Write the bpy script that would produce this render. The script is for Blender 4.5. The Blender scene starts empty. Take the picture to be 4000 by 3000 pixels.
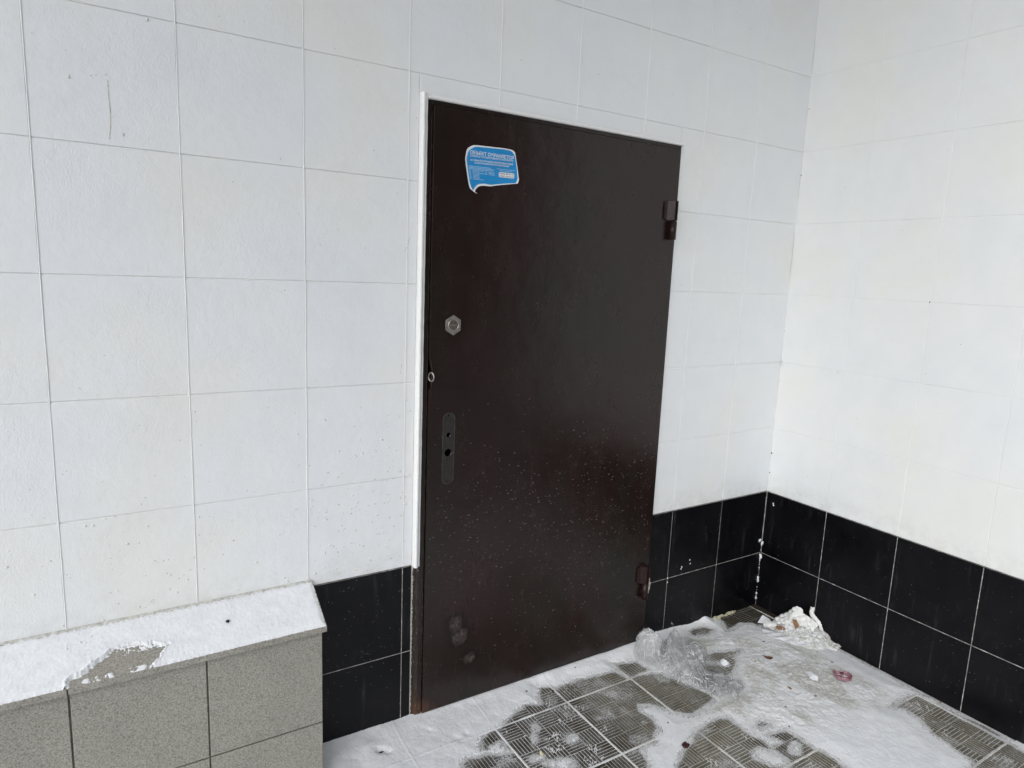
import bpy, bmesh, math, random
import numpy as np
from mathutils import Vector, Matrix

random.seed(7)
rng = np.random.default_rng(11)
scene = bpy.context.scene
COL = scene.collection

# ------------------------------------------------------------------ camera
cam_d = bpy.data.cameras.new('camera')
cam = bpy.data.objects.new('camera', cam_d)
COL.objects.link(cam)
cam_d.sensor_width = 36.0
cam_d.lens = 36.0 * 2.6206 / 4.0
cam_d.clip_start = 0.02
cam_d.clip_end = 500.0
def _rot(a, b, c):
    return Matrix.Rotation(a, 3, 'Z') @ Matrix.Rotation(b, 3, 'X') @ Matrix.Rotation(c, 3, 'Z')
cam.matrix_world = Matrix.Translation((-2.60059, -1.89091, 1.50591)) @ _rot(-0.560538, 1.406620, 0.040697).to_4x4()
scene.camera = cam

# ------------------------------------------------------------------ world, sun, exposure
SUN_EL, SUN_AZ = math.radians(36), math.radians(236)      # direction the light comes from (azimuth clockwise from +y)
world = bpy.data.worlds.new('World')
scene.world = world
world.use_nodes = True
wn, wl = world.node_tree.nodes, world.node_tree.links
sky = wn.new('ShaderNodeTexSky')
sky.sky_type = 'NISHITA'
sky.sun_disc = False
sky.sun_elevation = SUN_EL
sky.sun_rotation = SUN_AZ
sky.air_density = 1.0
sky.dust_density = 1.0
hs = wn.new('ShaderNodeHueSaturation')          # overcast: the blue is washed out by cloud
hs.inputs['Saturation'].default_value = 0.22
wl.new(sky.outputs[0], hs.inputs['Color'])
bgn = wn['Background']
wl.new(hs.outputs[0], bgn.inputs['Color'])
bgn.inputs['Strength'].default_value = 0.15
sun_d = bpy.data.lights.new('sun', 'SUN')
sun_d.energy = 0.42
sun_d.angle = math.radians(50)
sun_d.color = (1.0, 0.995, 0.985)
sun = bpy.data.objects.new('sun', sun_d)
COL.objects.link(sun)
sd_dir = Vector((math.sin(SUN_AZ) * math.cos(SUN_EL), math.cos(SUN_AZ) * math.cos(SUN_EL), math.sin(SUN_EL)))
sun.rotation_euler = sd_dir.to_track_quat('Z', 'Y').to_euler()
sun.location = (-3, -5, 5)
scene.view_settings.view_transform = 'Standard'
scene.view_settings.look = 'None'
scene.view_settings.gamma = 1.0
scene.view_settings.use_curve_mapping = False
scene.view_settings.exposure = 0.82
scene.cycles.transparent_max_bounces = 48

# ------------------------------------------------------------------ helpers
def tag(o, label=None, cat=None, group=None, kind=None):
    if label: o['label'] = label
    if cat: o['category'] = cat
    if group: o['group'] = group
    if kind: o['kind'] = kind
    return o

def thing(name, label, cat, loc=(0, 0, 0), group=None):
    o = bpy.data.objects.new(name, None)
    COL.objects.link(o)
    o.location = loc
    o.empty_display_size = 0.05
    return tag(o, label, cat, group)

def link_mesh(name, me, mat, parent=None, loc=None):
    """me holds world coordinates; the object gets its origin at loc (or its parent's)"""
    o = bpy.data.objects.new(name, me)
    COL.objects.link(o)
    base = Vector(parent.location) if parent else Vector(loc if loc is not None else (0, 0, 0))
    if parent and parent.parent: base = base + Vector(parent.parent.location)
    me.transform(Matrix.Translation(-base))
    if parent: o.parent = parent
    else: o.location = base
    mats = mat if isinstance(mat, (list, tuple)) else [mat]
    for m in mats: me.materials.append(m)
    return o

class MB:
    def __init__(s): s.v = []; s.f = []; s.smooth = []
    def add(s, vs, fs, smooth=False):
        n = len(s.v)
        s.v.extend([tuple(p) for p in vs])
        s.f.extend([tuple(i + n for i in f) for f in fs])
        s.smooth.extend([smooth] * len(fs))
    def box(s, a, b):
        x0, y0, z0 = a; x1, y1, z1 = b
        s.add([(x0,y0,z0),(x1,y0,z0),(x1,y1,z0),(x0,y1,z0),(x0,y0,z1),(x1,y0,z1),(x1,y1,z1),(x0,y1,z1)],
              [(0,3,2,1),(4,5,6,7),(0,1,5,4),(1,2,6,5),(2,3,7,6),(3,0,4,7)])
    def build(s, name, mat, parent=None, loc=None, bevel=0):
        me = bpy.data.meshes.new(name)
        me.from_pydata(s.v, [], s.f)
        me.polygons.foreach_set('use_smooth', s.smooth)
        me.update()
        if bevel:
            bm = bmesh.new(); bm.from_mesh(me)
            bmesh.ops.bevel(bm, geom=bm.edges[:], offset=bevel, segments=2, affect='EDGES', profile=0.6)
            bm.to_mesh(me); bm.free()
        return link_mesh(name, me, mat, parent, loc)

def grid_mesh(name, X, Y, Z, mask=None):
    """X, Y, Z arrays (n, m) -> mesh; faces kept where mask of all four corners"""
    n, m = X.shape
    me = bpy.data.meshes.new(name)
    idx = np.arange(n * m).reshape(n, m)
    q = np.stack([idx[:-1, :-1], idx[1:, :-1], idx[1:, 1:], idx[:-1, 1:]], -1).reshape(-1, 4)
    co = np.stack([X, Y, Z], -1).reshape(-1, 3)
    keepv = None
    if mask is not None:
        mk = mask.reshape(-1)
        q = q[mk[q].any(1)]
        used = np.zeros(n * m, bool); used[q.reshape(-1)] = True
        remap = np.cumsum(used) - 1
        co = co[used]; q = remap[q]; keepv = used
    me.vertices.add(len(co)); me.vertices.foreach_set('co', co.astype(np.float32).reshape(-1))
    me.loops.add(q.size); me.loops.foreach_set('vertex_index', q.astype(np.int32).reshape(-1))
    me.polygons.add(len(q))
    me.polygons.foreach_set('loop_start', np.arange(0, q.size, 4, dtype=np.int32))
    me.polygons.foreach_set('use_smooth', np.ones(len(q), bool))
    me.update(calc_edges=True)
    return me, keepv

# value noise / fbm on arrays
_L = rng.random((257, 257))
def vnoise(x, y):
    x = np.asarray(x, float); y = np.asarray(y, float)
    xi = np.floor(x).astype(int); yi = np.floor(y).astype(int)
    fx = x - xi; fy = y - yi
    fx = fx * fx * (3 - 2 * fx); fy = fy * fy * (3 - 2 * fy)
    a = _L[xi % 256, yi % 256]; b = _L[(xi + 1) % 256, yi % 256]
    c = _L[xi % 256, (yi + 1) % 256]; d = _L[(xi + 1) % 256, (yi + 1) % 256]
    return (a * (1 - fx) + b * fx) * (1 - fy) + (c * (1 - fx) + d * fx) * fy
def fbm(x, y, sc, oct=4, sx=0.0):
    r = 0; amp = 1; tot = 0
    for i in range(oct):
        r = r + amp * vnoise(x / sc + 17.3 * i + sx, y / sc + 9.1 * i + sx); tot += amp
        amp *= 0.5; sc = sc / 2.03
    return r / tot
def worley(x, y, cell, seed=0):
    """F2 - F1 of jittered cells: a network of sharp creases"""
    u = x / cell; v = y / cell; iu = np.floor(u).astype(int); iv = np.floor(v).astype(int)
    f1 = np.full(u.shape, 9.); f2 = np.full(u.shape, 9.)
    for a in (-1, 0, 1):
        for b in (-1, 0, 1):
            cu = iu + a; cv = iv + b
            px = cu + _L[(cu + 13 * seed) % 256, (cv + 7 * seed) % 256]; py = cv + _L[(cv + 31 * seed + 5) % 256, (cu + 11 * seed) % 256]
            d = np.hypot(u - px, v - py)
            f2 = np.where(d < f1, f1, np.minimum(f2, d)); f1 = np.minimum(f1, d)
    return f2 - f1
def sdist(px, py, poly):
    """signed distance to polygon, negative inside"""
    P = np.array(poly, float); Q = np.roll(P, -1, 0)
    d2 = np.full(px.shape, 1e9); ins = np.zeros(px.shape, bool)
    for (ax, ay), (bx, by) in zip(P, Q):
        ex, ey = bx - ax, by - ay
        t = np.clip(((px - ax) * ex + (py - ay) * ey) / (ex * ex + ey * ey + 1e-12), 0, 1)
        d2 = np.minimum(d2, (px - ax - t * ex) ** 2 + (py - ay - t * ey) ** 2)
        c = ((ay > py) != (by > py)) & (px < (bx - ax) * (py - ay) / (by - ay + 1e-12) + ax)
        ins ^= c
    d = np.sqrt(d2)
    return np.where(ins, -d, d)
def sstep(a, b, x):
    t = np.clip((x - a) / (b - a), 0, 1); return t * t * (3 - 2 * t)

# ------------------------------------------------------------------ materials
class NT:
    def __init__(s, name):
        s.m = bpy.data.materials.new(name); s.m.use_nodes = True
        s.n = s.m.node_tree.nodes; s.l = s.m.node_tree.links
        s.b = s.n['Principled BSDF']
        s.geo = s.n.new('ShaderNodeNewGeometry')
    def setp(s, **k):
        for a, v in k.items(): s.b.inputs[a.replace('_', ' ')].default_value = v
    def noise(s, scale, detail=4, rough=0.55, stretch=None, vec=None, dist=0.0):
        t = s.n.new('ShaderNodeTexNoise'); t.inputs['Scale'].default_value = scale
        t.inputs['Detail'].default_value = detail; t.inputs['Roughness'].default_value = rough
        t.inputs['Distortion'].default_value = dist
        src = vec or s.geo.outputs['Position']
        if stretch:
            mp = s.n.new('ShaderNodeMapping'); mp.inputs['Scale'].default_value = stretch
            s.l.new(src, mp.inputs['Vector']); src = mp.outputs[0]
        s.l.new(src, t.inputs['Vector'])
        return t.outputs['Fac']
    def ramp(s, fac, stops, interp='LINEAR'):
        r = s.n.new('ShaderNodeValToRGB'); r.color_ramp.interpolation = interp
        e = r.color_ramp.elements
        while len(e) < len(stops): e.new(0.5)
        for el, (p, c) in zip(e, stops):
            el.position = p; el.color = (c, c, c, 1) if isinstance(c, (int, float)) else (*c, 1)
        s.l.new(fac, r.inputs[0]); return r.outputs[0]
    def mix(s, fac, a, b, mode='MIX'):
        x = s.n.new('ShaderNodeMix'); x.data_type = 'RGBA'; x.blend_type = mode
        for ix, v in ((0, fac), (6, a), (7, b)):
            sock = x.inputs[ix]
            if hasattr(v, 'links'): s.l.new(v, sock)
            elif isinstance(v, (int, float)): sock.default_value = v if ix == 0 else (v, v, v, 1)
            else: sock.default_value = (*v, 1)
        return x.outputs[2]
    def math(s, op, a, b=0.0, c=None, clamp=False):
        x = s.n.new('ShaderNodeMath'); x.operation = op; x.use_clamp = clamp
        for i, v in enumerate((a, b, c)):
            if v is None: continue
            if hasattr(v, 'links'): s.l.new(v, x.inputs[i])
            else: x.inputs[i].default_value = v
        return x.outputs[0]
    def dist(s, p):
        x = s.n.new('ShaderNodeVectorMath'); x.operation = 'DISTANCE'
        s.l.new(s.geo.outputs['Position'], x.inputs[0]); x.inputs[1].default_value = p
        return x.outputs['Value']
    def sep(s):
        x = s.n.new('ShaderNodeSeparateXYZ'); s.l.new(s.geo.outputs['Position'], x.inputs[0]); return x.outputs
    def col(s, c): s.l.new(c, s.b.inputs['Base Color'])
    def rough(s, c): s.l.new(c, s.b.inputs['Roughness'])
    def bump(s, h, strength=0.5, dist=0.001, prev=None):
        b = s.n.new('ShaderNodeBump'); b.inputs['Strength'].default_value = strength
        b.inputs['Distance'].default_value = dist; s.l.new(h, b.inputs['Height'])
        if prev: s.l.new(prev, b.inputs['Normal'])
        s.l.new(b.outputs[0], s.b.inputs['Normal']); return b.outputs[0]

def simple(name, c, rough=0.5, metal=0.0, nscale=60, var=0.12, bump=0.0, spec=0.5):
    t = NT(name)
    f = t.noise(nscale, 4)
    lo = tuple(x * (1 - var) for x in c); hi = tuple(min(1, x * (1 + var)) for x in c)
    t.col(t.ramp(f, [(0.3, lo), (0.7, hi)]))
    t.setp(Roughness=rough, Metallic=metal, Specular_IOR_Level=spec)
    if bump: t.bump(f, bump, 0.001)
    return t.m

def mat_white(name, base, coarse=1.0):
    t = NT(name)
    big = t.noise(2.2, 5, 0.6)
    med = t.noise(9, 4, 0.6)
    tint = t.ramp(big, [(0.35, tuple(b * k for b, k in zip(base, (0.965, 0.985, 1.0)))), (0.5, base),
                        (0.66, tuple(b * k for b, k in zip(base, (1.0, 0.99, 0.95))))])
    tint = t.mix(0.5, tint, t.ramp(med, [(0.3, 0.93), (0.7, 1.0)]), 'MULTIPLY')
    # sparse specks of grime
    v = t.n.new('ShaderNodeTexVoronoi'); v.inputs['Scale'].default_value = 26
    t.l.new(t.geo.outputs['Position'], v.inputs['Vector'])
    sp = t.ramp(v.outputs['Distance'], [(0.028, 1.0), (0.05, 0.0)])
    keep = t.ramp(v.outputs['Color'], [(0.80, 0.0), (0.84, 1.0)])
    sp = t.mix(1.0, sp, keep, 'MULTIPLY')
    tint = t.mix(t.math('MULTIPLY', sp, 0.7), tint, (0.22, 0.20, 0.17))
    # grime film low on the wall
    z = t.sep()[2]
    low = t.ramp(t.math('ADD', z, t.math('MULTIPLY', med, 0.12)), [(0.60, 1.0), (0.72, 0.0)])
    gr = t.math('MULTIPLY', low, t.ramp(t.noise(22, 4, 0.7), [(0.4, 0.0), (0.75, 0.5)]))
    tint = t.mix(gr, tint, (0.45, 0.43, 0.36))
    t.col(tint)
    t.rough(t.ramp(med, [(0.3, 0.38), (0.7, 0.5)]))
    t.setp(Specular_IOR_Level=0.35)
    f1 = t.noise(240, 3, 0.6, (1, 1, 0.55))
    f2 = t.noise(38, 3, 0.55)
    patch = t.ramp(t.noise(3.1, 3, 0.5), [(0.42, 0.25), (0.62, 1.0)])
    f1 = t.math('MULTIPLY', f1, patch)
    n = t.bump(f1, 0.52 * coarse, 0.0020)
    t.bump(f2, 0.5 * coarse, 0.003, n)
    return t.m

M = {}
M['white'] = mat_white('white_wall_paint', (0.785, 0.80, 0.81), 1.0)
M['white_r'] = mat_white('white_wall_paint_smooth', (0.79, 0.80, 0.795), 0.45)
M['white_bead'] = simple('white_trim_paint', (0.80, 0.80, 0.79), 0.4, nscale=160, var=0.05, bump=0.5)

def mat_black():
    t = NT('black_porcelain_tile')
    big = t.noise(5, 4, 0.6); fine = t.noise(160, 3, 0.6)
    c = t.ramp(big, [(0.3, (0.0022, 0.0022, 0.0030)), (0.7, (0.0055, 0.0055, 0.0070))])
    v = t.n.new('ShaderNodeTexVoronoi'); v.inputs['Scale'].default_value = 55
    t.l.new(t.geo.outputs['Position'], v.inputs['Vector'])
    sp = t.mix(1.0, t.ramp(v.outputs['Distance'], [(0.05, 1.0), (0.10, 0.0)]),
               t.ramp(v.outputs['Color'], [(0.76, 0.0), (0.82, 1.0)]), 'MULTIPLY')
    c = t.mix(t.math('MULTIPLY', sp, 0.55), c, (0.35, 0.35, 0.36))
    c = t.mix(t.ramp(t.noise(11, 6, .8, dist=.5), [(.56, 0.), (.8, .35)]), c, (.035, .035, .038))
    # dry scuffs and drip streaks
    st = t.noise(26, 5, 0.7, (1.6, 1.6, 0.16))
    stm = t.math('MULTIPLY', t.ramp(st, [(0.55, 0.0), (0.8, 0.6)]), t.ramp(t.noise(6, 2), [(0.45, 0.0), (0.65, 1.0)]))
    c = t.mix(stm, c, (0.085, 0.085, 0.09))
    t.col(c)
    t.rough(t.ramp(big, [(0.3, 0.26), (0.7, 0.46)]))
    t.setp(Specular_IOR_Level=0.20)
    t.bump(fine, 0.15, 0.0005)
    return t.m
M['black'] = mat_black()

def mat_grout():
    t = NT('grout')
    f = t.noise(45, 4, 0.7)
    t.col(t.ramp(f, [(0.30, (0.16, 0.15, 0.14)), (0.52, (0.33, 0.32, 0.30)), (0.70, (0.72, 0.72, 0.70))]))
    t.setp(Roughness=0.85)
    t.bump(t.noise(200, 3), 0.6, 0.001)
    return t.m
M['grout'] = mat_grout()

def mat_door():
    t = NT('brown_hammered_paint')
    big = t.noise(3.0, 4, 0.55, (1, 1, 0.6)); med = t.noise(14, 5, 0.65, (1, 1, 0.5)); fine = t.noise(330, 2, 0.6)
    c = t.ramp(big, [(0.34, (0.0195, 0.0076, 0.0074)), (0.5, (0.0150, 0.0082, 0.0064)), (0.66, (0.0122, 0.0094, 0.0064))])
    c = t.mix(0.4, c, t.ramp(med, [(0.3, 0.6), (0.7, 1.15)]), 'MULTIPLY')
    c = t.mix(t.ramp(t.noise(5.5, 3, .6), [(.5, 0.), (.72, .4)]), c, (.020, .0092, .0086))
    xyz = t.sep()
    # dusty vertical run marks on the lower half
    run = t.noise(26, 5, 0.75, (1.8, 1.8, 0.30), dist=.4)
    lowm = t.ramp(xyz[2], [(0.05, 1.0), (0.9, 0.35), (1.0, 0.0)])
    c = t.mix(t.math('MULTIPLY', t.ramp(run, [(0.56, 0.0), (0.9, 0.34)]), lowm), c, (0.070, 0.058, 0.050))
    c = t.mix(t.math('MULTIPLY', t.ramp(t.noise(17, 6, .75, dist=.6), [(.55, 0.), (.75, .12)]), lowm), c, (.075, .056, .045))
    # kicked, scraped spots
    for p, r in (((-1.592, -0.016, 0.272), 0.050), ((-1.553, -0.016, 0.180), 0.042), ((-1.612, -0.016, 0.325), 0.045)):
        d = t.math('ADD', t.dist(p), t.math('MULTIPLY', t.noise(30, 4, 0.7), 0.03))
        m = t.ramp(t.math('DIVIDE', d, r), [(0.55, 1.0), (1.15, 0.0)])
        w = t.ramp(t.noise(48, 4, 0.8, (1.0, 1.0, 0.6), dist=1.8), [(0.42, 0.12), (0.60, 0.9)])
        c = t.mix(t.math('MULTIPLY', m, w), c, (0.10, 0.09, 0.082))
        c = t.mix(t.ramp(t.math('ABSOLUTE', t.math('SUBTRACT', d, r * 1.1)), [(.004, .5), (.012, 0.)]), c, (.004, .0035, .0035))
    # rust at the foot of the hinge-less jamb
    d = t.math('ADD', t.dist((-1.745, -0.01, 0.015)), t.math('MULTIPLY', t.noise(50, 4, 0.7), 0.06))
    rm = t.ramp(d, [(0.055, 0.9), (0.11, 0.0)])
    c = t.mix(rm, c, t.ramp(t.noise(90, 4), [(0.35, (0.030, 0.015, 0.009)), (0.65, (0.10, 0.045, 0.02))]))
    # old paint flecks
    v = t.n.new('ShaderNodeTexVoronoi'); v.inputs['Scale'].default_value = 60
    t.l.new(t.geo.outputs['Position'], v.inputs['Vector'])
    sp = t.mix(1.0, t.ramp(v.outputs['Distance'], [(0.05, 1.0), (0.10, 0.0)]),
               t.ramp(v.outputs['Color'], [(0.88, 0.0), (0.92, 1.0)]), 'MULTIPLY')
    c = t.mix(t.math('MULTIPLY', sp, 0.4), c, (0.35, 0.33, 0.31))
    t.col(c)
    t.rough(t.ramp(med, [(0.3, 0.20), (0.7, 0.30)]))
    t.setp(Specular_IOR_Level=0.40)
    n = t.bump(fine, 0.35, 0.0009)
    t.bump(t.noise(7, 3, 0.5), 0.5, 0.006, n)
    return t.m
M['door'] = mat_door()
M['drop'] = simple('shaded_paint_drop', (0.66, 0.655, 0.63), 0.5, nscale=200, var=0.15)  # wall paint darkened to stand in for shade under the bumps
M['hinge'] = simple('brown_hinge_paint', (0.020, 0.0085, 0.008), 0.36, nscale=120, var=0.5, bump=0.5, spec=0.3)
def mat_jamb():
    t = NT('weathered_jamb')
    f = t.noise(60, 5, .75, (1.5, 1.5, .35)); g = t.noise(120, 4, .8, (1.2, 1.2, .5))
    c = t.ramp(f, [(.35, (.008, .006, .005)), (.55, (.026, .018, .014)), (.68, (.06, .05, .042))])
    c = t.mix(t.ramp(g, [(.60, 0.), (.68, .8)]), c, (.30, .28, .25))
    c = t.mix(t.ramp(t.math('ADD', t.dist((-1.755, -.01, .02)), t.math('MULTIPLY', g, .06)), [(.05, .9), (.13, 0.)]), c, (.075, .034, .016))
    t.col(c); t.setp(Roughness=.6); t.bump(f, .8, .002); return t.m
M['rusty'] = mat_jamb()
M['plaster'] = simple('chipped_plaster', (0.42, 0.40, 0.35), 0.9, nscale=150, var=0.5, bump=0.9)
M['metal'] = simple('worn_lock_metal', (0.42, 0.40, 0.37), 0.34, 0.85, nscale=200, var=0.25)
M['metal_dull'] = simple('dull_lock_core', (0.13, 0.105, 0.085), 0.5, 0.6, nscale=300, var=0.4)
M['black_void'] = simple('unlit_hole', (0.0006, 0.0006, 0.0006), 1.0, spec=0.0)
M['dark'] = simple('dark_cavity', (0.004, 0.004, 0.004), 0.8)
M['residue'] = simple('plate_residue', (0.055, 0.050, 0.043), 0.6, nscale=55, var=0.7, bump=0.6)
M['droplet'] = simple('frozen_droplet_glint', (0.15, 0.14, 0.135), 0.25, nscale=300, var=0.4)
M['st_blue'] = simple('sticker_blue', (0.018, 0.245, 0.56), 0.28, nscale=25, var=0.06)
M['st_white'] = simple('sticker_white', (0.76, 0.77, 0.78), 0.3, nscale=25, var=0.04)
M['st_pale'] = simple('sticker_small_print', (0.42, 0.60, 0.76), 0.3, nscale=900, var=0.2)
M['st_ink'] = simple('sticker_ink', (0.06, 0.09, 0.14), 0.35, nscale=60, var=0.1)

def mat_granite():
    t = NT('grey_speckled_granite')
    a = t.noise(230, 3, 0.75); b = t.noise(420, 2, 0.6); big = t.noise(6, 3)
    f = t.math('ADD', t.math('MULTIPLY', a, 0.75), t.math('MULTIPLY', b, 0.35))
    c = t.ramp(f, [(0.42, (0.165, 0.155, 0.131)), (0.52, (0.25, 0.237, 0.205)), (0.60, (0.345, 0.33, 0.29)), (0.7, (0.36, 0.35, 0.31))])
    c = t.mix(0.6, c, t.ramp(big, [(0.3, 0.86), (0.7, 1.06)]), 'MULTIPLY')
    v = t.n.new('ShaderNodeTexVoronoi'); v.inputs['Scale'].default_value = 24
    t.l.new(t.geo.outputs['Position'], v.inputs['Vector'])
    sp = t.mix(1.0, t.ramp(v.outputs['Distance'], [(0.035, 1.0), (0.06, 0.0)]),
               t.ramp(v.outputs['Color'], [(0.78, 0.0), (0.82, 1.0)]), 'MULTIPLY')
    c = t.mix(t.math('MULTIPLY', sp, 0.8), c, (0.05, 0.035, 0.025))
    t.col(c); t.setp(Roughness=0.62); t.bump(f, 0.3, 0.0008)
    return t.m
M['granite'] = mat_granite()
M['mortar'] = simple('dark_mortar', (0.10, 0.09, 0.078), 0.9, nscale=60, var=0.4, bump=0.8)

def mat_tile():
    t = NT('ribbed_paving_tile')
    big = t.noise(4.2, 4, 0.6); med = t.noise(30, 4, 0.7)
    c = t.ramp(big, [(0.36, (0.080, 0.069, 0.047)), (0.50, (0.118, 0.103, 0.072)), (0.62, (0.165, 0.147, 0.106))])
    wet = t.math('ADD', t.dist((-1.46, -.36, 0)), t.math('MULTIPLY', t.noise(9, 4, .65), .30))
    c = t.mix(t.ramp(wet, [(0.36, 0.92), (0.56, 0.0)]), c, (0.040, 0.032, 0.020))
    wet2 = t.math('ADD', t.dist((-.72, -.66, 0)), t.math('MULTIPLY', t.noise(14, 4, .65), .16))
    c = t.mix(t.ramp(wet2, [(0.12, 0.85), (0.20, 0.0)]), c, (0.042, 0.033, 0.022))
    c = t.mix(0.7, c, t.ramp(med, [(0.3, 0.6), (0.7, 1.25)]), 'MULTIPLY')
    d = t.dist((-0.12, -0.05, 0.0))
    c = t.mix(t.ramp(d, [(0.16, 0.85), (0.26, 0.0)]), c, (0.026, 0.020, 0.012))
    c = t.mix(t.ramp(t.math('ADD', t.dist((-0.475, -0.045, 0)), t.math('MULTIPLY', med, 0.02)), [(0.025, 0.9), (0.05, 0.0)]), c, (0.035, 0.014, 0.007))
    dust = t.math('MULTIPLY', t.ramp(t.noise(260, 3, .8), [(.44, 0.), (.66, .8)]), t.ramp(t.noise(13, 4, .65), [(.40, .10), (.62, .85)]))
    corner = t.ramp(t.dist((-0.12, -0.05, 0.0)), [(0.18, 0.0), (0.26, 1.0)])
    c = t.mix(t.math('MULTIPLY', dust, corner), c, (.50, .50, .49))
    t.col(c); t.rough(t.ramp(big, [(0.35, 0.6), (0.65, 0.85)])); t.bump(med, 0.4, 0.001); t.setp(Specular_IOR_Level=0.15)
    return t.m
M['tile'] = mat_tile()

def mat_snow(name='snow', dirt=True):
    t = NT(name)
    f = t.noise(300, 3, 0.7); b = t.noise(26, 4, 0.65)
    c = t.ramp(b, [(0.3, (0.70, 0.715, 0.74)), (0.7, (0.80, 0.81, 0.825))])
    if dirt:
        a = t.n.new('ShaderNodeAttribute'); a.attribute_name = 'dirt'
        g = t.ramp(t.noise(70, 4, 0.75, (1, 2.2, 1)), [(0.34, (0.40, 0.39, 0.355)), (0.58, (0.60, 0.60, 0.58)), (0.75, (0.73, 0.735, 0.735))])
        c = t.mix(a.outputs['Fac'], c, g)
    t.col(c); t.setp(Roughness=0.85, Specular_IOR_Level=0.25)
    n = t.bump(f, 0.5, 0.0012); t.bump(t.noise(90, 3, 0.6), 0.4, 0.002, n)
    return t.m
M['snow'] = mat_snow()
def mat_dusting():
    t = NT('powder_dusting')
    a = t.n.new('ShaderNodeAttribute'); a.attribute_name = 'cover'
    g = t.math('ADD', t.math('MULTIPLY', t.noise(620, 2, .7), .6), t.math('MULTIPLY', t.noise(230, 2, .6, (1, 1, 1)), .4))
    k = t.math('ADD', a.outputs['Fac'], t.math('MULTIPLY', t.math('SUBTRACT', g, .5), 2.6))
    al = t.ramp(k, [(.48, 0.), (.78, .85)])
    t.col(t.ramp(t.noise(60, 3), [(.3, (.64, .645, .65)), (.7, (.76, .765, .77))]))
    t.l.new(al, t.b.inputs['Alpha']); t.setp(Roughness=.9, Specular_IOR_Level=.1)
    return t.m
M['dusting'] = mat_dusting()
M['snow_plain'] = mat_snow('snow_clean', False)
M['ceiling'] = simple('porch_ceiling_paint', (0.75, 0.75, 0.74), 0.8, nscale=4, var=0.08)

# ================================================================== SETTING
mb = MB(); mb.add([(-60,-80,-.03),(40,-80,-.03),(40,30,-.03),(-60,30,-.03)], [(0,1,2,3)])
tag(mb.build('ground', simple('trodden_snowy_asphalt', (.30, .305, .32), .8, nscale=.8, var=.35)), kind='structure')
# added unseen block: darkens what the glossy door mirrors and cuts the front sky
mb = MB(); mb.box((-3.5, -13.0, -.03), (14.0, -11.0, 12.0))
for zz in (1.2, 4.0):
    for k in range(7): mb.box((-.8 + 2.1 * k, -11.04, zz), (.5 + 2.1 * k, -10.98, zz + 1.5))
blk = thing('light_blocker', 'plain dark block behind the viewer, added unseen to darken reflections and front light', 'light_blocker', (6, -12, 0))
mb.build('blocker_body', simple('dark_blocker', (.055, .045, .040), .8, nscale=3, var=.3), blk)
mb = MB(); mb.box((-4.6, -2.0, 3.6), (0.3, 0.3, 3.8))
tag(mb.build('ceiling', M['ceiling']), kind='structure')

# ---- walls: every tile a bevelled plate set a hair apart in depth
def plates(mb, rects, to3d, depth=0.010, gap=0.0014, bev=0.0012, jit=0.0004):
    for (a0, a1, b0, b1) in rects:
        if a1 - a0 < 0.006 or b1 - b0 < 0.006: continue
        a0 += gap; a1 -= gap; b0 += gap; b1 -= gap
        j = [random.uniform(-jit, jit) for _ in range(4)]
        q = [(a0, b0), (a1, b0), (a1, b1), (a0, b1)]
        qi = [(a0 + bev, b0 + bev), (a1 - bev, b0 + bev), (a1 - bev, b1 - bev), (a0 + bev, b1 - bev)]
        vs = [to3d(a, b, 0) for a, b in q] + [to3d(a, b, depth - bev * 0.8 + jj) for (a, b), jj in zip(q, j)] + \
             [to3d(a, b, depth + jj) for (a, b), jj in zip(qi, j)]
        fs = []
        for k in range(4):
            n = (k + 1) % 4
            fs += [(k, n, 4 + n, 4 + k), (4 + k, 4 + n, 8 + n, 8 + k)]
        fs.append((8, 9, 10, 11))
        mb.add(vs, fs)
def cells(a_lines, b_lines, holes=()):
    out = []
    for a0, a1 in zip(a_lines, a_lines[1:]):
        for b0, b1 in zip(b_lines, b_lines[1:]):
            parts = [(a0, a1, b0, b1)]
            for h in holes:
                nxt = []
                for (p0, p1, q0, q1) in parts:
                    if h[0] >= p1 or h[1] <= p0 or h[2] >= q1 or h[3] <= q0: nxt.append((p0, p1, q0, q1)); continue
                    if p0 < h[0]: nxt.append((p0, h[0], q0, q1))
                    if p1 > h[1]: nxt.append((h[1], p1, q0, q1))
                    m0, m1 = max(p0, h[0]), min(p1, h[1])
                    if q0 < h[2]: nxt.append((m0, m1, q0, h[2]))
                    if q1 > h[3]: nxt.append((m0, m1, h[3], q1))
                parts = nxt
            out += parts
    return out
DX0, DX1, DZ1 = -1.768, -0.7165, 2.008           # hole left for the door and its trim
BLK = 0.56
wall = thing('wall', 'white painted tile wall with black tile base, the one the metal door is set in', 'wall', (-3.5, 0, 0))
B3 = lambda a, b, d: (a, 0.010 - d, b)
xl = [-7.2 + 0.3 * i for i in range(25)]
zw = [BLK + 0.3 * i for i in range(11)]
mb = MB(); plates(mb, cells(xl, zw, [(DX0, DX1, 0, DZ1)]), B3)
panel = mb.build('painted_tiles', M['white'], wall)
mb = MB()
for (a0, a1, b0, b1) in cells([-7.2, 0.0], [BLK, 3.59], [(DX0 + .0005, DX1 - .0005, 0, DZ1 - .0005)]):
    mb.box((a0, 0.0027, b0), (a1, 0.30, b1))
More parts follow.
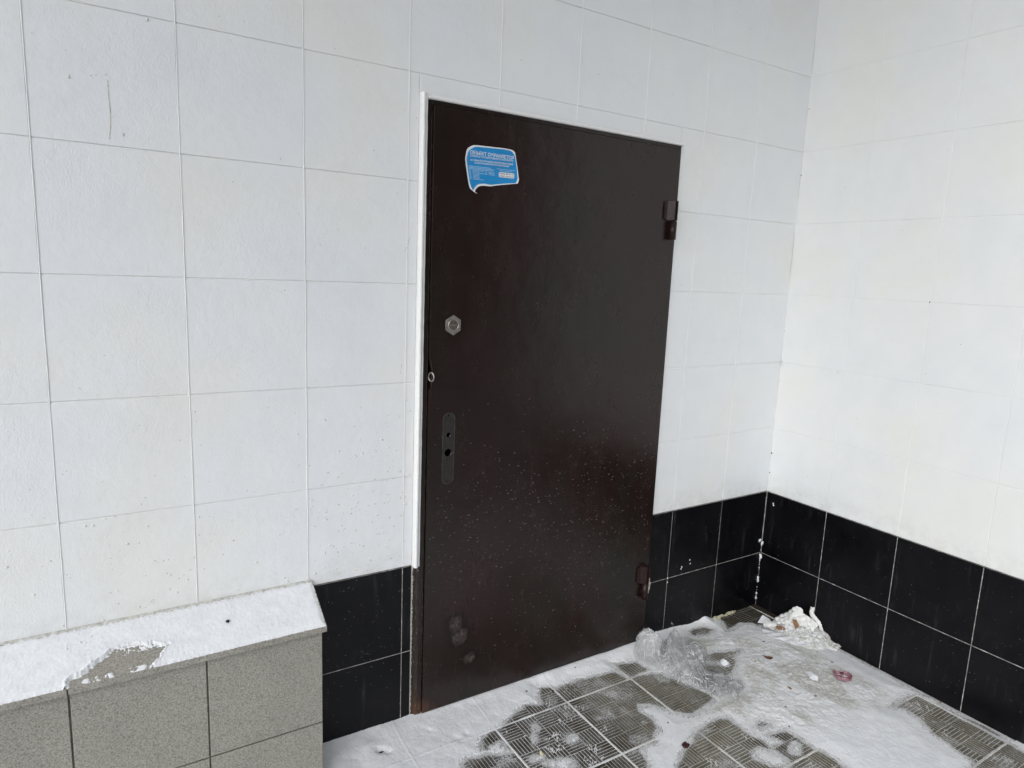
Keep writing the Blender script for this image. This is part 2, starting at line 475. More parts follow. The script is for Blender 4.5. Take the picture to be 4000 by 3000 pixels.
# paint-filled vertical joints stand a little proud of the tiles
for x in xl[1:-1]:
    if x < -3.4: continue
    zt = 2.95; zb = DZ1 + .001 if DX0 < x < DX1 else BLK + .002
    r = 0.0019 if x < -1.0 else 0.0012
    n = int((zt - zb) / 0.02); pts = []
    for i in range(n + 1):
        z = zb + (zt - zb) * i / n
        w = r * (0.75 + 0.5 * vnoise(np.array(x * 31), np.array(z * 38)).item()); cx = x + 0.0010 * (vnoise(np.array(x * 7 + 5), np.array(z * 9)).item() - .5)
        pts.append([(cx - w, 0.0035, z), (cx - w * .5, -w * .7, z), (cx + w * .5, -w * .7, z), (cx + w, 0.001, z)])
    base = len(mb.v)
    mb.add([p for row in pts for p in row], [(i * 4 + k, i * 4 + k + 1, i * 4 + k + 5, i * 4 + k + 4) for i in range(n) for k in range(3)], True)
mb.build('paint_filled_joint', M['white_bead'], wall)
mb = MB(); plates(mb, cells(xl, [-.04, .26, BLK - .002], [(DX0, DX1, -1, DZ1)]), B3, gap=0.0013, bev=0.0008)
mb.build('black_tiles', M['black'], wall)
mb = MB()
for (a0, a1, b0, b1) in cells([-7.2, 0.0], [-.04, BLK - .003], [(DX0 + .0005, DX1 - .0005, -1, DZ1)]):
    mb.box((a0, 0.0010, b0), (a1, 0.30, b1))
mb.build('grout', M['grout'], wall)
# solid behind the door
mb = MB(); mb.box((DX0, 0.06, -.04), (DX1, 0.30, DZ1)); mb.build('doorway_backing', M['dark'], wall)
# paint-covered bumps, thick low on the wall left of the door
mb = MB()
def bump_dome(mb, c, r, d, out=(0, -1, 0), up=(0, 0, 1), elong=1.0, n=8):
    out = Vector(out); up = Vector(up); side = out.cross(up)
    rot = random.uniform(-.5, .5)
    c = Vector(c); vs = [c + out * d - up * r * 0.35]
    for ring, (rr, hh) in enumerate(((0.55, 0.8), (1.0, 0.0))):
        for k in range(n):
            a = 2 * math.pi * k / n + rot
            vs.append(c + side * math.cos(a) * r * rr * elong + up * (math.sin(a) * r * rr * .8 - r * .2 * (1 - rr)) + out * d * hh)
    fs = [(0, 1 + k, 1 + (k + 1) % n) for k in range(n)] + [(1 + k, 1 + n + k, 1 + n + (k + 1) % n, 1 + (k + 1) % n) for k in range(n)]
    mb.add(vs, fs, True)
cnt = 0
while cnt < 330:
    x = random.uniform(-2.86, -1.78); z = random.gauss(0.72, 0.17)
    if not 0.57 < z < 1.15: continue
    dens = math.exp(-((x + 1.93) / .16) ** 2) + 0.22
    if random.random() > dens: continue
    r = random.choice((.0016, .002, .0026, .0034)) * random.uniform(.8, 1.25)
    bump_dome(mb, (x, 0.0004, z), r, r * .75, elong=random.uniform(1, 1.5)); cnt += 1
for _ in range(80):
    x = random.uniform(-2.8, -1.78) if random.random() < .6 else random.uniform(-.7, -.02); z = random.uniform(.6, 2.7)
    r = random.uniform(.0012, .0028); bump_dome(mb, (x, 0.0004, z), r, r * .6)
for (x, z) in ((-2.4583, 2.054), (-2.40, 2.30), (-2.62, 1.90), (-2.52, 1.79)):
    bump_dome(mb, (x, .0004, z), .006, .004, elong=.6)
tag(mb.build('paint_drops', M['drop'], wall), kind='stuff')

mb = MB()
for path, w in (([(-2.5482, 1.7757), (-2.5445, 1.800), (-2.5430, 1.835), (-2.5445, 1.870), (-2.5450, 1.905)], .0011), ([(-1.8175, 1.190), (-1.8130, 1.205), (-1.8135, 1.222)], .0007), ([(-1.790, 1.60), (-1.80, 1.57), (-1.812, 1.55)], .0007)):
    for (xa, za), (xb, zb_) in zip(path, path[1:]):
        mb.add([(xa - w, -.0007, za), (xa + w, -.0007, za), (xb + w * .7, -.0007, zb_), (xb - w * .7, -.0007, zb_)], [(0, 1, 2, 3)])
mb.build('drip_stain', simple('brown_drip', (.56, .52, .44), .6, nscale=200, var=.4), wall)
rwall = thing('wall', 'side wall of white painted tiles over black tiles, meeting the door wall at the corner', 'wall', (0, -1.3, 0))
R3 = lambda a, b, d: (0.010 - d, -a, b)
yl = [0.0012] + [0.3 * i for i in range(1, 7)] + [1.95]
mb = MB(); plates(mb, cells(yl, zw), R3, gap=0.0008, bev=0.0010, jit=0.0007)
mb.build('painted_tiles', M['white_r'], rwall)
mb = MB(); mb.box((0.0013, -1.95, BLK), (0.30, 0.0, 3.59)); mb.build('painted_joint', M['white_r'], rwall)
mb = MB(); plates(mb, cells([0.002] + yl[1:], [-.04, .26, BLK - .002]), R3, gap=0.0013, bev=0.0008)
mb.build('black_tiles', M['black'], rwall)
mb = MB(); mb.box((0.0010, -1.95, -.04), (0.30, 0.0, BLK - .003)); mb.build('grout', M['grout'], rwall)
mb = MB(); mb.box((0.0105, 0.0003, -.04), (0.30, 0.30, 3.59)); mb.build('corner_core', M['white_r'], rwall)
# brushed fillet of paint in the corner, black tile adhesive below
def fillet(name, z0, z1, w, mat, step=.012):
    mb = MB(); n = int((z1 - z0) / step); pts = []
    for i in range(n + 1):
        z = z0 + (z1 - z0) * i / n; ww = w * max(.02, -.35 + 1.9 * vnoise(np.array(z * 19.), np.array(7.3)).item())
        pts += [(-ww, .006, z), (-ww, -.0002, z), (-ww * .35, -ww * .35, z), (-.0002 + .0, -ww, z), (.006, -ww, z)]
    mb.add(pts, [(i * 5 + k, i * 5 + k + 1, i * 5 + k + 6, i * 5 + k + 5) for i in range(n) for k in range(4)], True)
    return mb.build(name, mat, rwall)
fillet('corner_paint', BLK + .001, 3.58, .0016, M['white_r'])
fillet('corner_sealant', -.03, .30, .0028, M['black'])
# dark chips and little nail hole
mb = MB()
for (y, z, r) in ((-.596, 1.461, .0036), (-.0032, .7408, .006), (-.0035, .649, .0045), (-.006, 2.2348, .003), (-.003, 1.966, .004), (-.0035, 1.30, .002), (-.38, .98, .0016), (-.72, 1.32, .0018), (-.21, 1.9, .0018)):
    bump_dome(mb, (-.0002, y, z), r, .0012, out=(-1, 0, 0), elong=.6)
mb.build('chip', simple('brown_chip', (.05, .035, .025), .8), rwall)
mb = MB()
for (y, z, r) in ((-.002, 1.156, .012), (-.003, 1.081, .010), (-.002, 1.17, .007), (-.27, 1.155, .006)):
    for k in range(3):
        bump_dome(mb, (-.001, y - random.uniform(0, .006), z + random.uniform(-.006, .006)), r * random.uniform(.4, .8), .006, out=(-1, 0, 0), elong=.7, n=6)
mb.build('plaster_lump', M['white_bead'], rwall)

# ================================================================== DOOR
door = thing('metal_door', 'dark brown metal door with two welded hinges, standing shut in the white wall', 'door', (-1.2325, 0, 0))
def mesh_bool(o, cutters):
    for c in cutters:
        m = o.modifiers.new('cut', 'BOOLEAN'); m.operation = 'DIFFERENCE'; m.object = c; m.solver = 'EXACT'
    dg = bpy.context.evaluated_depsgraph_get(); dg.update()
    me = bpy.data.meshes.new_from_object(o.evaluated_get(dg))
    o.modifiers.clear(); old = o.data; o.data = me; me.name = old.name
    for c in cutters:
        bpy.data.objects.remove(c, do_unlink=True)
def cyl(mb, c, axis, r, h, n=24, r2=None, smooth=True, cap=True):
    axis = Vector(axis).normalized(); a = axis.orthogonal().normalized(); b = axis.cross(a); c = Vector(c)
    r2 = r if r2 is None else r2
    vs = [c + (a * math.cos(2 * math.pi * k / n) + b * math.sin(2 * math.pi * k / n)) * r for k in range(n)] + \
         [c + axis * h + (a * math.cos(2 * math.pi * k / n) + b * math.sin(2 * math.pi * k / n)) * r2 for k in range(n)]
    mb.add(vs, [(k, (k + 1) % n, n + (k + 1) % n, n + k) for k in range(n)], smooth)
    if cap:
        i = len(mb.v) - 2 * n
        mb.f += [tuple(i + k for k in reversed(range(n))), tuple(i + n + k for k in range(n))]; mb.smooth += [False, False]
LF = -0.016      # face of the leaf
mb = MB(); mb.box((-1.7285, LF, .026), (-.7355, .03, 1.9775))
leaf = mb.build('door_leaf', M['door'], door, bevel=0.0015)
cuts = []
for (x, z, r) in ((-1.655, .986, .0078), (-1.6553, .927, .0128), (-1.6552, 1.049, .0036), (-1.6563, .831, .0036), (-1.649, 1.3376, .0152)):
    c = MB(); cyl(c, (x, LF - .02, z), (0, 1, 0), r, .055); cuts.append(c.build('cut', M['dark']))
c = MB(); c.add([(-1.74, -.03, 1.235), (-1.74, .02, 1.235), (-1.74, .02, 1.135), (-1.74, -.03, 1.135), (-1.7262, -.03, 1.228), (-1.7262, .02, 1.228), (-1.7195, .02, 1.195), (-1.7195, -.03, 1.195), (-1.7225, .02, 1.14), (-1.7225, -.03, 1.14)],
      [(0,1,2,3), (0,4,5,1), (4,7,6,5), (7,9,8,6), (9,3,2,8), (0,3,9,7,4), (1,5,6,8,2)])
cuts.append(c.build('cut', M['dark']))
mesh_bool(leaf, cuts)
# frame: jambs, head and threshold
mb = MB(); mb.box((-1.7455, -.0095, 0), (-1.7305, .058, 1.9925)); mb.box((-.7335, -.0095, 0), (-.7225, .058, 1.9925))
mb.box((-1.7305, -.0095, 1.9797), (-.7335, .058, 1.9925)); mb.box((-1.7305, -.0095, 0), (-.7335, .058, .023))
mb.build('door_frame', M['door'], door, bevel=0.001)
# thin weathered lip along the jamb
mb = MB()
n = 90
for (xa, z0, z1, w) in ((-1.7325, .03, 1.96, .0012),):
    for i in range(n):
        za = z0 + (z1 - z0) * i / n; zb_ = z0 + (z1 - z0) * (i + 1) / n
        mb.box((xa - w * .5, -.0112, za), (xa + w * random.uniform(.2, .8), -.0095, zb_))
mb.build('jamb_lip', M['rusty'], door)
# white trim angle on the left and over the head
def strip_profile(mb, path, prof, jit=0.0):
    """sweep a closed 2-D profile (u along side, v along -y) up a list of (x, z, sx, sz)"""
    rows = []
    for (x, z, ux, uz) in path:
        j = random.uniform(-jit, jit)
        rows.append([(x + u * ux, -v - (j if v > .004 else 0), z + u * uz) for u, v in prof])
    k = len(prof)
    vs = [p for r in rows for p in r]
    fs = [(i * k + a, i * k + (a + 1) % k, (i + 1) * k + (a + 1) % k, (i + 1) * k + a) for i in range(len(rows) - 1) for a in range(k)]
    fs += [tuple(range(k - 1, -1, -1)), tuple((len(rows) - 1) * k + a for a in range(k))]
    mb.add(vs, fs, False)
mb = MB()
prof = [(0, -.055), (0, .008), (.0020, .0165), (.005, .0200), (.009, .0200), (.0125, .017), (.0165, .012), (.0222, .0098), (.0222, -.055)]
zs = [BLK - .004 + (DZ1 - .0005 - BLK + .004) * i / 60 for i in range(61)]
strip_profile(mb, [(-1.7678, z, 1, 0) for z in zs], prof, .0010)
xs = [-1.7455 + (1.029) * i / 50 for i in range(51)]
prof2 = [(0, -.055), (0, .010), (.002, .0145), (.006, .0160), (.012, .0135), (.0148, .0085), (.0148, -.055)]
strip_profile(mb, [(x, DZ1 - .0155, 0, 1) for x in xs], prof2, .0006)
mb.build('white_trim', M['white_bead'], door)
mb = MB()
strip_profile(mb, [(-.7225, .56 + (DZ1 - .0155 - .56) * i / 40, 1, 0) for i in range(41)], [(0, -.05), (0, .002), (.006, .0005), (.006, -.05)], .001)
mb.build('painted_edge', M['white_bead'], door)
# stripped jamb and broken plaster below the trim
mb = MB(); strip_profile(mb, [(-1.7645, .0 + (BLK - .005) * i / 70, 1, 0) for i in range(71)], [(0, -.055), (0, -.002), (.004, .004), (.008, .0035), (.012, .009), (.0188, .0092), (.0188, -.055)], .0016)
mb.build('stripped_jamb', M['rusty'], door)
mb = MB()
def ragged(mb, x, z0, z1, w, side=1, y=-.002, prob=1.0, step=.006):
    z = z0
    while z < z1:
        h = step * random.uniform(.6, 1.8)
        if random.random() < prob:
            ww = w * random.uniform(.35, 1.15)
            mb.add([(x, y, z), (x + side * ww, y, z + h * .1), (x + side * ww * random.uniform(.6, 1), y + random.uniform(-.001, .001), z + h * .9), (x, y, z + h),
                    (x, .02, z), (x + side * ww, .02, z), (x + side * ww, .02, z + h), (x, .02, z + h)],
                   [(0,1,2,3), (0,4,5,1), (1,5,6,2), (2,6,7,3), (3,7,4,0)])
        z += h * .95
ragged(mb, -1.7677, .0, BLK - .004, .0042, 1, -.0022)
ragged(mb, -.7222, .015, .19, .0062, 1, -.0004)
ragged(mb, -.7222, .19, .56, .0060, 1, -.0004, .45)
mb.build('plaster_edge', M['plaster'], door)

# hinges
def hinge(zc, up, foam=False):
    h = bpy.data.objects.new('hinge', None); COL.objects.link(h); h.parent = door
    h.location = Vector((-.757, 0, zc)) - Vector(door.location); h.empty_display_size = .03
    def hm(mb, name, mat, bevel=0):
        me_o = mb.build(name, mat, None, (-.757, 0, zc), bevel)
        me_o.parent = h; me_o.location = (0, 0, 0); return me_o
    def tear(mb, z0, z1):
        n = 18; cx, cy, r = -.755, -.0300, .0140; pts = [(-.783, -.0165), (-.783, -.021)]
        for k in range(n + 1):
            a = math.radians(245 - (245 + 75) * k / n)
            pts.append((cx + r * math.cos(a), cy + r * math.sin(a)))
        pts.append((-.757, -.0165))
        k = len(pts)
        mb.add([(x, y, z0) for x, y in pts] + [(x, y, z1) for x, y in pts],
               [(a, (a + 1) % k, k + (a + 1) % k, k + a) for a in range(k)] + [tuple(range(k - 1, -1, -1)), tuple(range(k, 2 * k))])
    m = MB(); tear(m, zc + .001, zc + .072); hm(m, 'knuckle_with_flange', M['hinge'], .0012)
    m = MB(); cyl(m, (-.755, -.0300, zc - .068), (0, 0, 1), .0132, .0662, 32)
    hm(m, 'knuckle', M['hinge'], 0)
    m = MB(); m.box((-.795, -.0225, zc + .004), (-.7835, -.0162, zc + .068)); m.box((-.762, -.022, zc - .064), (-.7355, -.0162, zc - .004))
    hm(m, 'weld_plate', M['hinge'], .001)
hinge(1.7195, True)
hinge(.2885, False)
# dried foam behind the lower hinge
mb = MB()
for (x, z, r) in ((-.722, .292, .006), (-.715, .280, .009), (-.713, .262, .011), (-.713, .245, .010), (-.716, .232, .009), (-.719, .222, .007)):
    mb2 = bmesh.new(); bmesh.ops.create_icosphere(mb2, subdivisions=2, radius=r)
    vs = [(v.co.x * .8 + x + random.uniform(-.0012, .0012), v.co.y * .7 - .005 + random.uniform(-.001, .001), v.co.z * 1.3 + z) for v in mb2.verts]
    mb.add(vs, [tuple(v.index for v in f.verts) for f in mb2.faces], True); mb2.free()
mb.build('foam_blob', simple('dirty_white_foam', (.55, .52, .44), .8, nscale=160, var=.35, bump=.6), door)

# lock escutcheon: elongated hexagon, rim, core with key slot, two screws
lock = bpy.data.objects.new('lock', None); COL.objects.link(lock); lock.parent = door
lock.location = Vector((-1.6495, 0, 1.3376)) - Vector(door.location); lock.empty_display_size = .02
def lockpart(mb, name, mat, bevel=0):
    o = mb.build(name, mat, None, (-1.6495, 0, 1.3376), bevel); o.parent = lock; o.location = (0, 0, 0); return o
hexp = [(-1.6495, 1.3688), (-1.6245, 1.3530), (-1.6247, 1.3215), (-1.6492, 1.3062), (-1.6742, 1.3220), (-1.6745, 1.3535)]
mb = MB(); k = 6
mb.add([(x, LF + .0004, z) for x, z in hexp] + [(x, LF - .0022, z) for x, z in hexp], [(a, (a + 1) % k, k + (a + 1) % k, k + a) for a in range(k)] + [tuple(range(k)), tuple(range(2 * k - 1, k - 1, -1))])
pl = lockpart(mb, 'lock_plate', M['metal'], .0008)
mb = MB(); N = 40; cx, cz = -1.6492, 1.3376
rows = [(.0182, -.0021), (.0182, -.0042), (.0174, -.0052), (.0163, -.0048), (.0155, -.0034), (.0155, -.0015)]
mb.add([(cx + r * math.cos(2 * math.pi * a / N), LF + d, cz + r * math.sin(2 * math.pi * a / N)) for r, d in rows for a in range(N)],
       [(i * N + a, i * N + (a + 1) % N, (i + 1) * N + (a + 1) % N, (i + 1) * N + a) for i in range(5) for a in range(N)], True)
lockpart(mb, 'lock_rim', M['metal'])
mb = MB(); cyl(mb, (cx, LF - .0030, cz), (0, 1, 0), .0154, .01, 40); core = lockpart(mb, 'lock_core', M['metal_dull'])
c1 = MB(); c1.box((cx - .0125, LF - .01, cz - .0013), (cx + .0125, LF + .0035, cz + .0013)); c2 = MB(); cyl(c2, (cx, LF - .01, cz), (0, 1, 0), .0024, .0135, 12); c3 = MB(); cyl(c3, (cx + .0002, LF - .01, cz + .0093), (0, 1, 0), .0012, .0135, 10)
mesh_bool(core, [c1.build('cut', M['dark']), c2.build('cut', M['dark']), c3.build('cut', M['dark'])])
for (x, z) in ((-1.6490, 1.3612), (-1.6492, 1.3130)):
    mb = MB(); cyl(mb, (x, LF - .0022, z), (0, -1, 0), .0034, .0014, 16, .0022); s_ = lockpart(mb, 'screw', M['metal'])
# the mark of a removed handle plate: a thin scale of old glue and grime round the holes
mb = MB(); pts = []
for a in range(24):
    t = 2 * math.pi * a / 24; r = .0215
    pts.append((-1.6555 + r * math.cos(t) * random.uniform(.97, 1.03), (1.0375 if math.sin(t) >= 0 else .8435) + r * math.sin(t)))
k = 24
inner = [(-1.6555 + (x + 1.6555) * .93, .94 + (z - .94) * .99) for x, z in pts]
mb.add([(x, LF - .0001, z) for x, z in pts] + [(x, LF - .0010, z) for x, z in pts] + [(x, LF - .0010, z) for x, z in inner] + [(x, LF - .0003, z) for x, z in inner],
       [(a, (a + 1) % k, k + (a + 1) % k, k + a) for a in range(k)] + [(k + a, k + (a + 1) % k, 2 * k + (a + 1) % k, 2 * k + a) for a in range(k)] + [(2 * k + a, 2 * k + (a + 1) % k, 3 * k + (a + 1) % k, 3 * k + a) for a in range(k)])
mb.build('handle_plate_outline', M['residue'], door)
# scraped filling of that mark, with real holes
bmx = MB(); bmx.add([(x, LF - .0003, z) for x, z in inner] + [(x, LF + .0002, z) for x, z in inner], [tuple(range(k)), tuple(range(2 * k - 1, k - 1, -1))] + [(a, k + a, k + (a + 1) % k, (a + 1) % k) for a in range(k)])
resid = NT('handle_plate_grime')
w_ = resid.noise(60, 5, .75, (1, 1, .5), dist=.8)
resid.col(resid.ramp(w_, [(.38, (.010, .008, .007)), (.58, (.018, .015, .013)), (.76, (.055, .05, .043))])); resid.setp(Roughness=.6)
resid.bump(w_, .5, .001)
fill = bmx.build('handle_plate_grime', resid.m, door)
cc = []
for (x, z, r) in ((-1.655, .986, .0080), (-1.6553, .927, .0130), (-1.6552, 1.049, .0038), (-1.6563, .831, .0038)):
    c = MB(); cyl(c, (x, LF - .01, z), (0, 1, 0), r, .02); cc.append(c.build('cut', M['dark']))
    c = MB(); cyl(c, (x, LF + .006, z), (0, 1, 0), r * 1.02, .02); c.build('screw_hole_shade' if r < .005 else 'handle_hole_shade', M['black_void'], door)  # black plug inside each hole stands in for its shade
mesh_bool(fill, cc)
# steel eye sticking out of the gap by the jamb
mb = MB(); N1, N2 = 28, 8; R1, R2 = .0125, .0024; ux, uy = .48, -.88
vs = []
for a in range(N1):
    t = 2 * math.pi * a / N1
    for b in range(N2):
        p = 2 * math.pi * b / N2; rr = R1 + R2 * math.cos(p)
        h_ = rr * math.cos(t) * .8; z = rr * math.sin(t) * 1.1
        vs.append((-1.7195 + ux * h_ - uy * R2 * math.sin(p) * 1.0, -.014 + uy * h_ + ux * R2 * math.sin(p), 1.1764 + z))
mb.add(vs, [(a * N2 + b, ((a + 1) % N1) * N2 + b, ((a + 1) % N1) * N2 + (b + 1) % N2, a * N2 + (b + 1) % N2) for a in range(N1) for b in range(N2)], True)
mb.build('metal_ring', M['metal'], door)
# bent lip of the leaf by the ring
mb = MB(); mb.add([(-1.7262, LF - .0002, 1.228), (-1.7195, LF - .0002, 1.195), (-1.7225, LF - .0002, 1.14), (-1.7165, LF - .004, 1.196), (-1.7195, LF - .001, 1.145), (-1.723, LF - .001, 1.232)], [(0, 1, 3, 5), (1, 2, 4, 3)])
mb.build('bent_lip', M['hinge'], door)
# frozen droplets: only their crescent highlights, modelled as pale slivers
mb = MB()
def crescent(mb, x, y, z, r, out=(0, -1, 0), side=(1, 0, 0)):
    out = Vector(out); side = Vector(side); up = Vector((0, 0, 1)); c = Vector((x, y, z)); rot = random.uniform(-.35, .35)
    n = 6; vs = []
    for i in range(n + 1):
        t = math.pi * (1.08 + .84 * i / n) + rot
        w = r * .30 * math.sin(math.pi * i / n) + .00012
        d = side * math.cos(t) + up * math.sin(t)
        p = c + d * r
        vs += [p - d * w, p + out * w * 1.4, p + d * w]
    fs = []
    for i in range(n):
        a = i * 3; fs += [(a, a + 1, a + 4, a + 3), (a + 1, a + 2, a + 5, a + 4)]
    mb.add(vs, fs, True)
cnt = 0
while cnt < 760:
    x = random.uniform(-1.72, -.745); z = random.gauss(.58, .24)
    if not .05 < z < 1.12: continue
    if random.random() > (.35 + .65 * vnoise(np.array(x * 5), np.array(z * 6)).item()): continue
    crescent(mb, x, LF - .0001, z, random.choice((.0013, .0017, .0022, .003)) * random.uniform(.8, 1.2)); cnt += 1
for _ in range(40):
    crescent(mb, random.uniform(-1.7, -.76), LF - .0001, random.uniform(1.1, 1.95), random.uniform(.0008, .0016))
tag(mb.build('frozen_droplet_glints', M['droplet'], door), kind='stuff')
mb = MB()
for _ in range(70):
    x = random.uniform(-2.05, -1.78); crescent(mb, x, -.0003, random.uniform(.15, .55), random.uniform(.0012, .0026))
for _ in range(90):
    x = random.uniform(-.70, -.02); crescent(mb, x, -.0003, random.uniform(.08, .55), random.uniform(.0008, .0018))
tag(mb.build('frozen_droplet_glints', M['droplet'], wall), kind='stuff')
mb = MB()
for _ in range(160):
    crescent(mb, -.0003, random.uniform(-1.15, -.05), random.uniform(.04, .55), random.uniform(.0008, .0018), (-1, 0, 0), (0, 1, 0))
tag(mb.build('frozen_droplet_glints', M['droplet'], rwall), kind='stuff')

# ================================================================== STICKER
sticker = thing('sticker', 'blue and white speech bubble sticker on the upper left of the brown door', 'sticker', (-1.53, LF, 1.82))
def st_warp(x, z, lift=0.0):
    """paper lifts off the door at its right edge, foot and left edge"""
    r = max(0, (x + 1.462) / .03); b = max(0, (1.79 - z) / .045); l = max(0, (-1.605 - x) / .02)
    y = LF - .0009 - .0045 * min(1.2, r) ** 2 - .0035 * min(1.3, b) ** 2 - .003 * l * l - .0006 * math.sin(x * 60) * math.sin(z * 45 + 1)
    return (x, y - lift, z)
out_pts = [(-1.606, 1.8778), (-1.5966, 1.8821), (-1.5871, 1.8832), (-1.5385, 1.8851), (-1.4887, 1.8866), (-1.465, 1.8861), (-1.4547, 1.8839), (-1.4484, 1.8791), (-1.4451, 1.8627), (-1.4394, 1.8353), (-1.4358, 1.8145), (-1.4324, 1.7978), (-1.4345, 1.7876), (-1.437, 1.7852), (-1.4669, 1.7804), (-1.509, 1.7731), (-1.5322, 1.7677), (-1.5536, 1.7673), (-1.5683, 1.7654), (-1.5763, 1.7623), (-1.5826, 1.7575), (-1.588, 1.7501), (-1.5886, 1.7445), (-1.5846, 1.7436), (-1.5801, 1.7422), (-1.5853, 1.7418), (-1.5952, 1.7467), (-1.6058, 1.7539), (-1.6103, 1.7685), (-1.616, 1.7951), (-1.6225, 1.8241), (-1.6252, 1.8372), (-1.624, 1.8481), (-1.6206, 1.8646), (-1.6153, 1.872)]
blue_pts = [(-1.6000, 1.8730), (-1.5930, 1.8772), (-1.5840, 1.8788), (-1.5385, 1.8812), (-1.4880, 1.8832), (-1.4660, 1.8822), (-1.4575, 1.8790), (-1.4505, 1.8715), (-1.4462, 1.8560), (-1.4420, 1.8353), (-1.4392, 1.8145), (-1.4370, 1.8010), (-1.4400, 1.7900), (-1.4430, 1.7862), (-1.4669, 1.7835), (-1.509, 1.7765), (-1.5322, 1.7722), (-1.5536, 1.7735), (-1.5710, 1.7715), (-1.5810, 1.7670), (-1.5885, 1.7600), (-1.5935, 1.7520), (-1.5960, 1.7492), (-1.6020, 1.7600), (-1.6068, 1.7735), (-1.6110, 1.7951), (-1.6170, 1.8241), (-1.6195, 1.8372), (-1.6185, 1.8465), (-1.6145, 1.8600), (-1.6080, 1.8680)]
def flat_sheet(name, pts, mat, parent, lift, thick=.0003, step=.006):
    """outline filled with a fine grid, then bent to the sticker's shape and given thickness"""
    bm = bmesh.new()
    vs = [bm.verts.new((x, 0, z)) for x, z in pts]
    bm.faces.new(vs)
    for ax, lo, hi in ((0, min(p[0] for p in pts), max(p[0] for p in pts)), (2, min(p[1] for p in pts), max(p[1] for p in pts))):
        v = lo + step
        while v < hi:
            co = [0, 0, 0]; no = [0, 0, 0]; co[ax] = v; no[ax] = 1
            bmesh.ops.bisect_plane(bm, geom=bm.verts[:] + bm.edges[:] + bm.faces[:], plane_co=co, plane_no=no, dist=1e-6)
            v += step
    bmesh.ops.triangulate(bm, faces=bm.faces[:])
    for v in bm.verts: v.co = st_warp(v.co.x, v.co.z, lift)
    r = bmesh.ops.extrude_face_region(bm, geom=bm.faces[:])
    for g in r['geom']:
        if isinstance(g, bmesh.types.BMVert): g.co.y -= thick
    bmesh.ops.recalc_face_normals(bm, faces=bm.faces[:])
    me = bpy.data.meshes.new(name); bm.to_mesh(me); bm.free()
    return link_mesh(name, me, mat, parent)
flat_sheet('white_border', out_pts, M['st_white'], sticker, 0)
flat_sheet('blue_panel', blue_pts, M['st_blue'], sticker, .00035, .0002)
def text_mesh(txt, x0, z0, x1, z1, height, bold=.0, skew=0):
    """text between two anchor points on its baseline"""
    cu = bpy.data.curves.new('t', 'FONT'); cu.body = txt; cu.size = 1; cu.offset = bold; cu.resolution_u = 3
    o = bpy.data.objects.new('t', cu); COL.objects.link(o)
    dg = bpy.context.evaluated_depsgraph_get(); dg.update()
    me = bpy.data.meshes.new_from_object(o.evaluated_get(dg)); bpy.data.objects.remove(o, do_unlink=True)
    xs_ = [v.co.x for v in me.vertices]; mn, mx = min(xs_), max(xs_)
    ys_ = sorted(v.co.y for v in me.vertices); cap = .73
    out = []
    for v in me.vertices:
        u = (v.co.x - mn) / (mx - mn); h = v.co.y / cap
        out.append((x0 + (x1 - x0) * u + skew * h, z0 + (z1 - z0) * u + height * h))
    fs = [tuple(p.vertices) for p in me.polygons]
    bpy.data.meshes.remove(me)
    return out, fs
def put_text(name, rows, mat, lift):
    mb = MB()
    for r in rows:
        vs, fs = text_mesh(*r)
        mb.add([st_warp(x, z, lift) for x, z in vs], fs)
    return mb.build(name, mat, sticker)
L = .0008
put_text('headline_lettering', [('ОБЪЕКТ ОХРАНЯЕТСЯ', -1.6070, 1.8558, -1.4535, 1.8566, .0104, .016)], M['st_white'], L)
put_text('subtitle_lettering', [('В РАМКАХ ГОСУДАРСТВЕННОГО КОНТРАКТА', -1.6068, 1.8482, -1.4540, 1.8500, .0050, .02),
                                ('НА ОБЪЕКТЕ УСТАНОВЛЕН ВНУТРИОБЪЕКТОВЫЙ', -1.6055, 1.8362, -1.4545, 1.8395, .0048, .018),
                                ('И КОНТРОЛЬНО-ПРОПУСКНОЙ РЕЖИМ', -1.5905, 1.8292, -1.4680, 1.8320, .0048, .018)], M['st_white'], L)
# rows of print too small to read: short dashes of uneven length
mb = MB()
def dashes(x0, x1, z, h, slope=0.012):
    x = x0
    while x < x1:
        w = random.uniform(.0015, .006); e = min(x1, x + w)
        zz = z + (x - x0) * slope
        mb.add([st_warp(x, zz, L), st_warp(e, zz, L), st_warp(e, zz + h, L), st_warp(x, zz + h, L)], [(0, 1, 2, 3)]); x = e + .0006
for (a, b, z) in ((-1.6110, -1.533, 1.8195), (-1.6105, -1.5215, 1.8155), (-1.6100, -1.5265, 1.8117)): dashes(a, b, z, .0017)
for i, z in enumerate((1.8080, 1.8045, 1.8010, 1.7972, 1.7937, 1.7900, 1.7863, 1.7828)):
    xo = -1.6095 + i * .0004; dashes(xo, xo + .0065, z, .0014)
    dashes(xo + .012, xo + (.05 if i in (0, 7) else .052 if i == 2 else .035), z, .0014)
    if i < 3: dashes(xo + .0545, xo + .063, z, .0014); dashes(xo + .068, xo + .0895, z, .0014)
dashes(-1.5120, -1.4470, 1.8222, .0015); dashes(-1.5010, -1.4560, 1.8178, .0015)
mb.build('small_print', M['st_pale'], sticker)
box = []
for a in range(20):
    t = 2 * math.pi * a / 20; r = .0035
    cxx = -1.4522 if math.cos(t) > 0 else -1.5010; czz = 1.8105 if math.sin(t) > 0 else 1.8020
    box.append((cxx + r * math.cos(t), czz + r * math.sin(t) + (.0008 if math.cos(t) > 0 else 0)))
flat_sheet('phone_panel', box, M['st_white'], sticker, .0007, .0002)
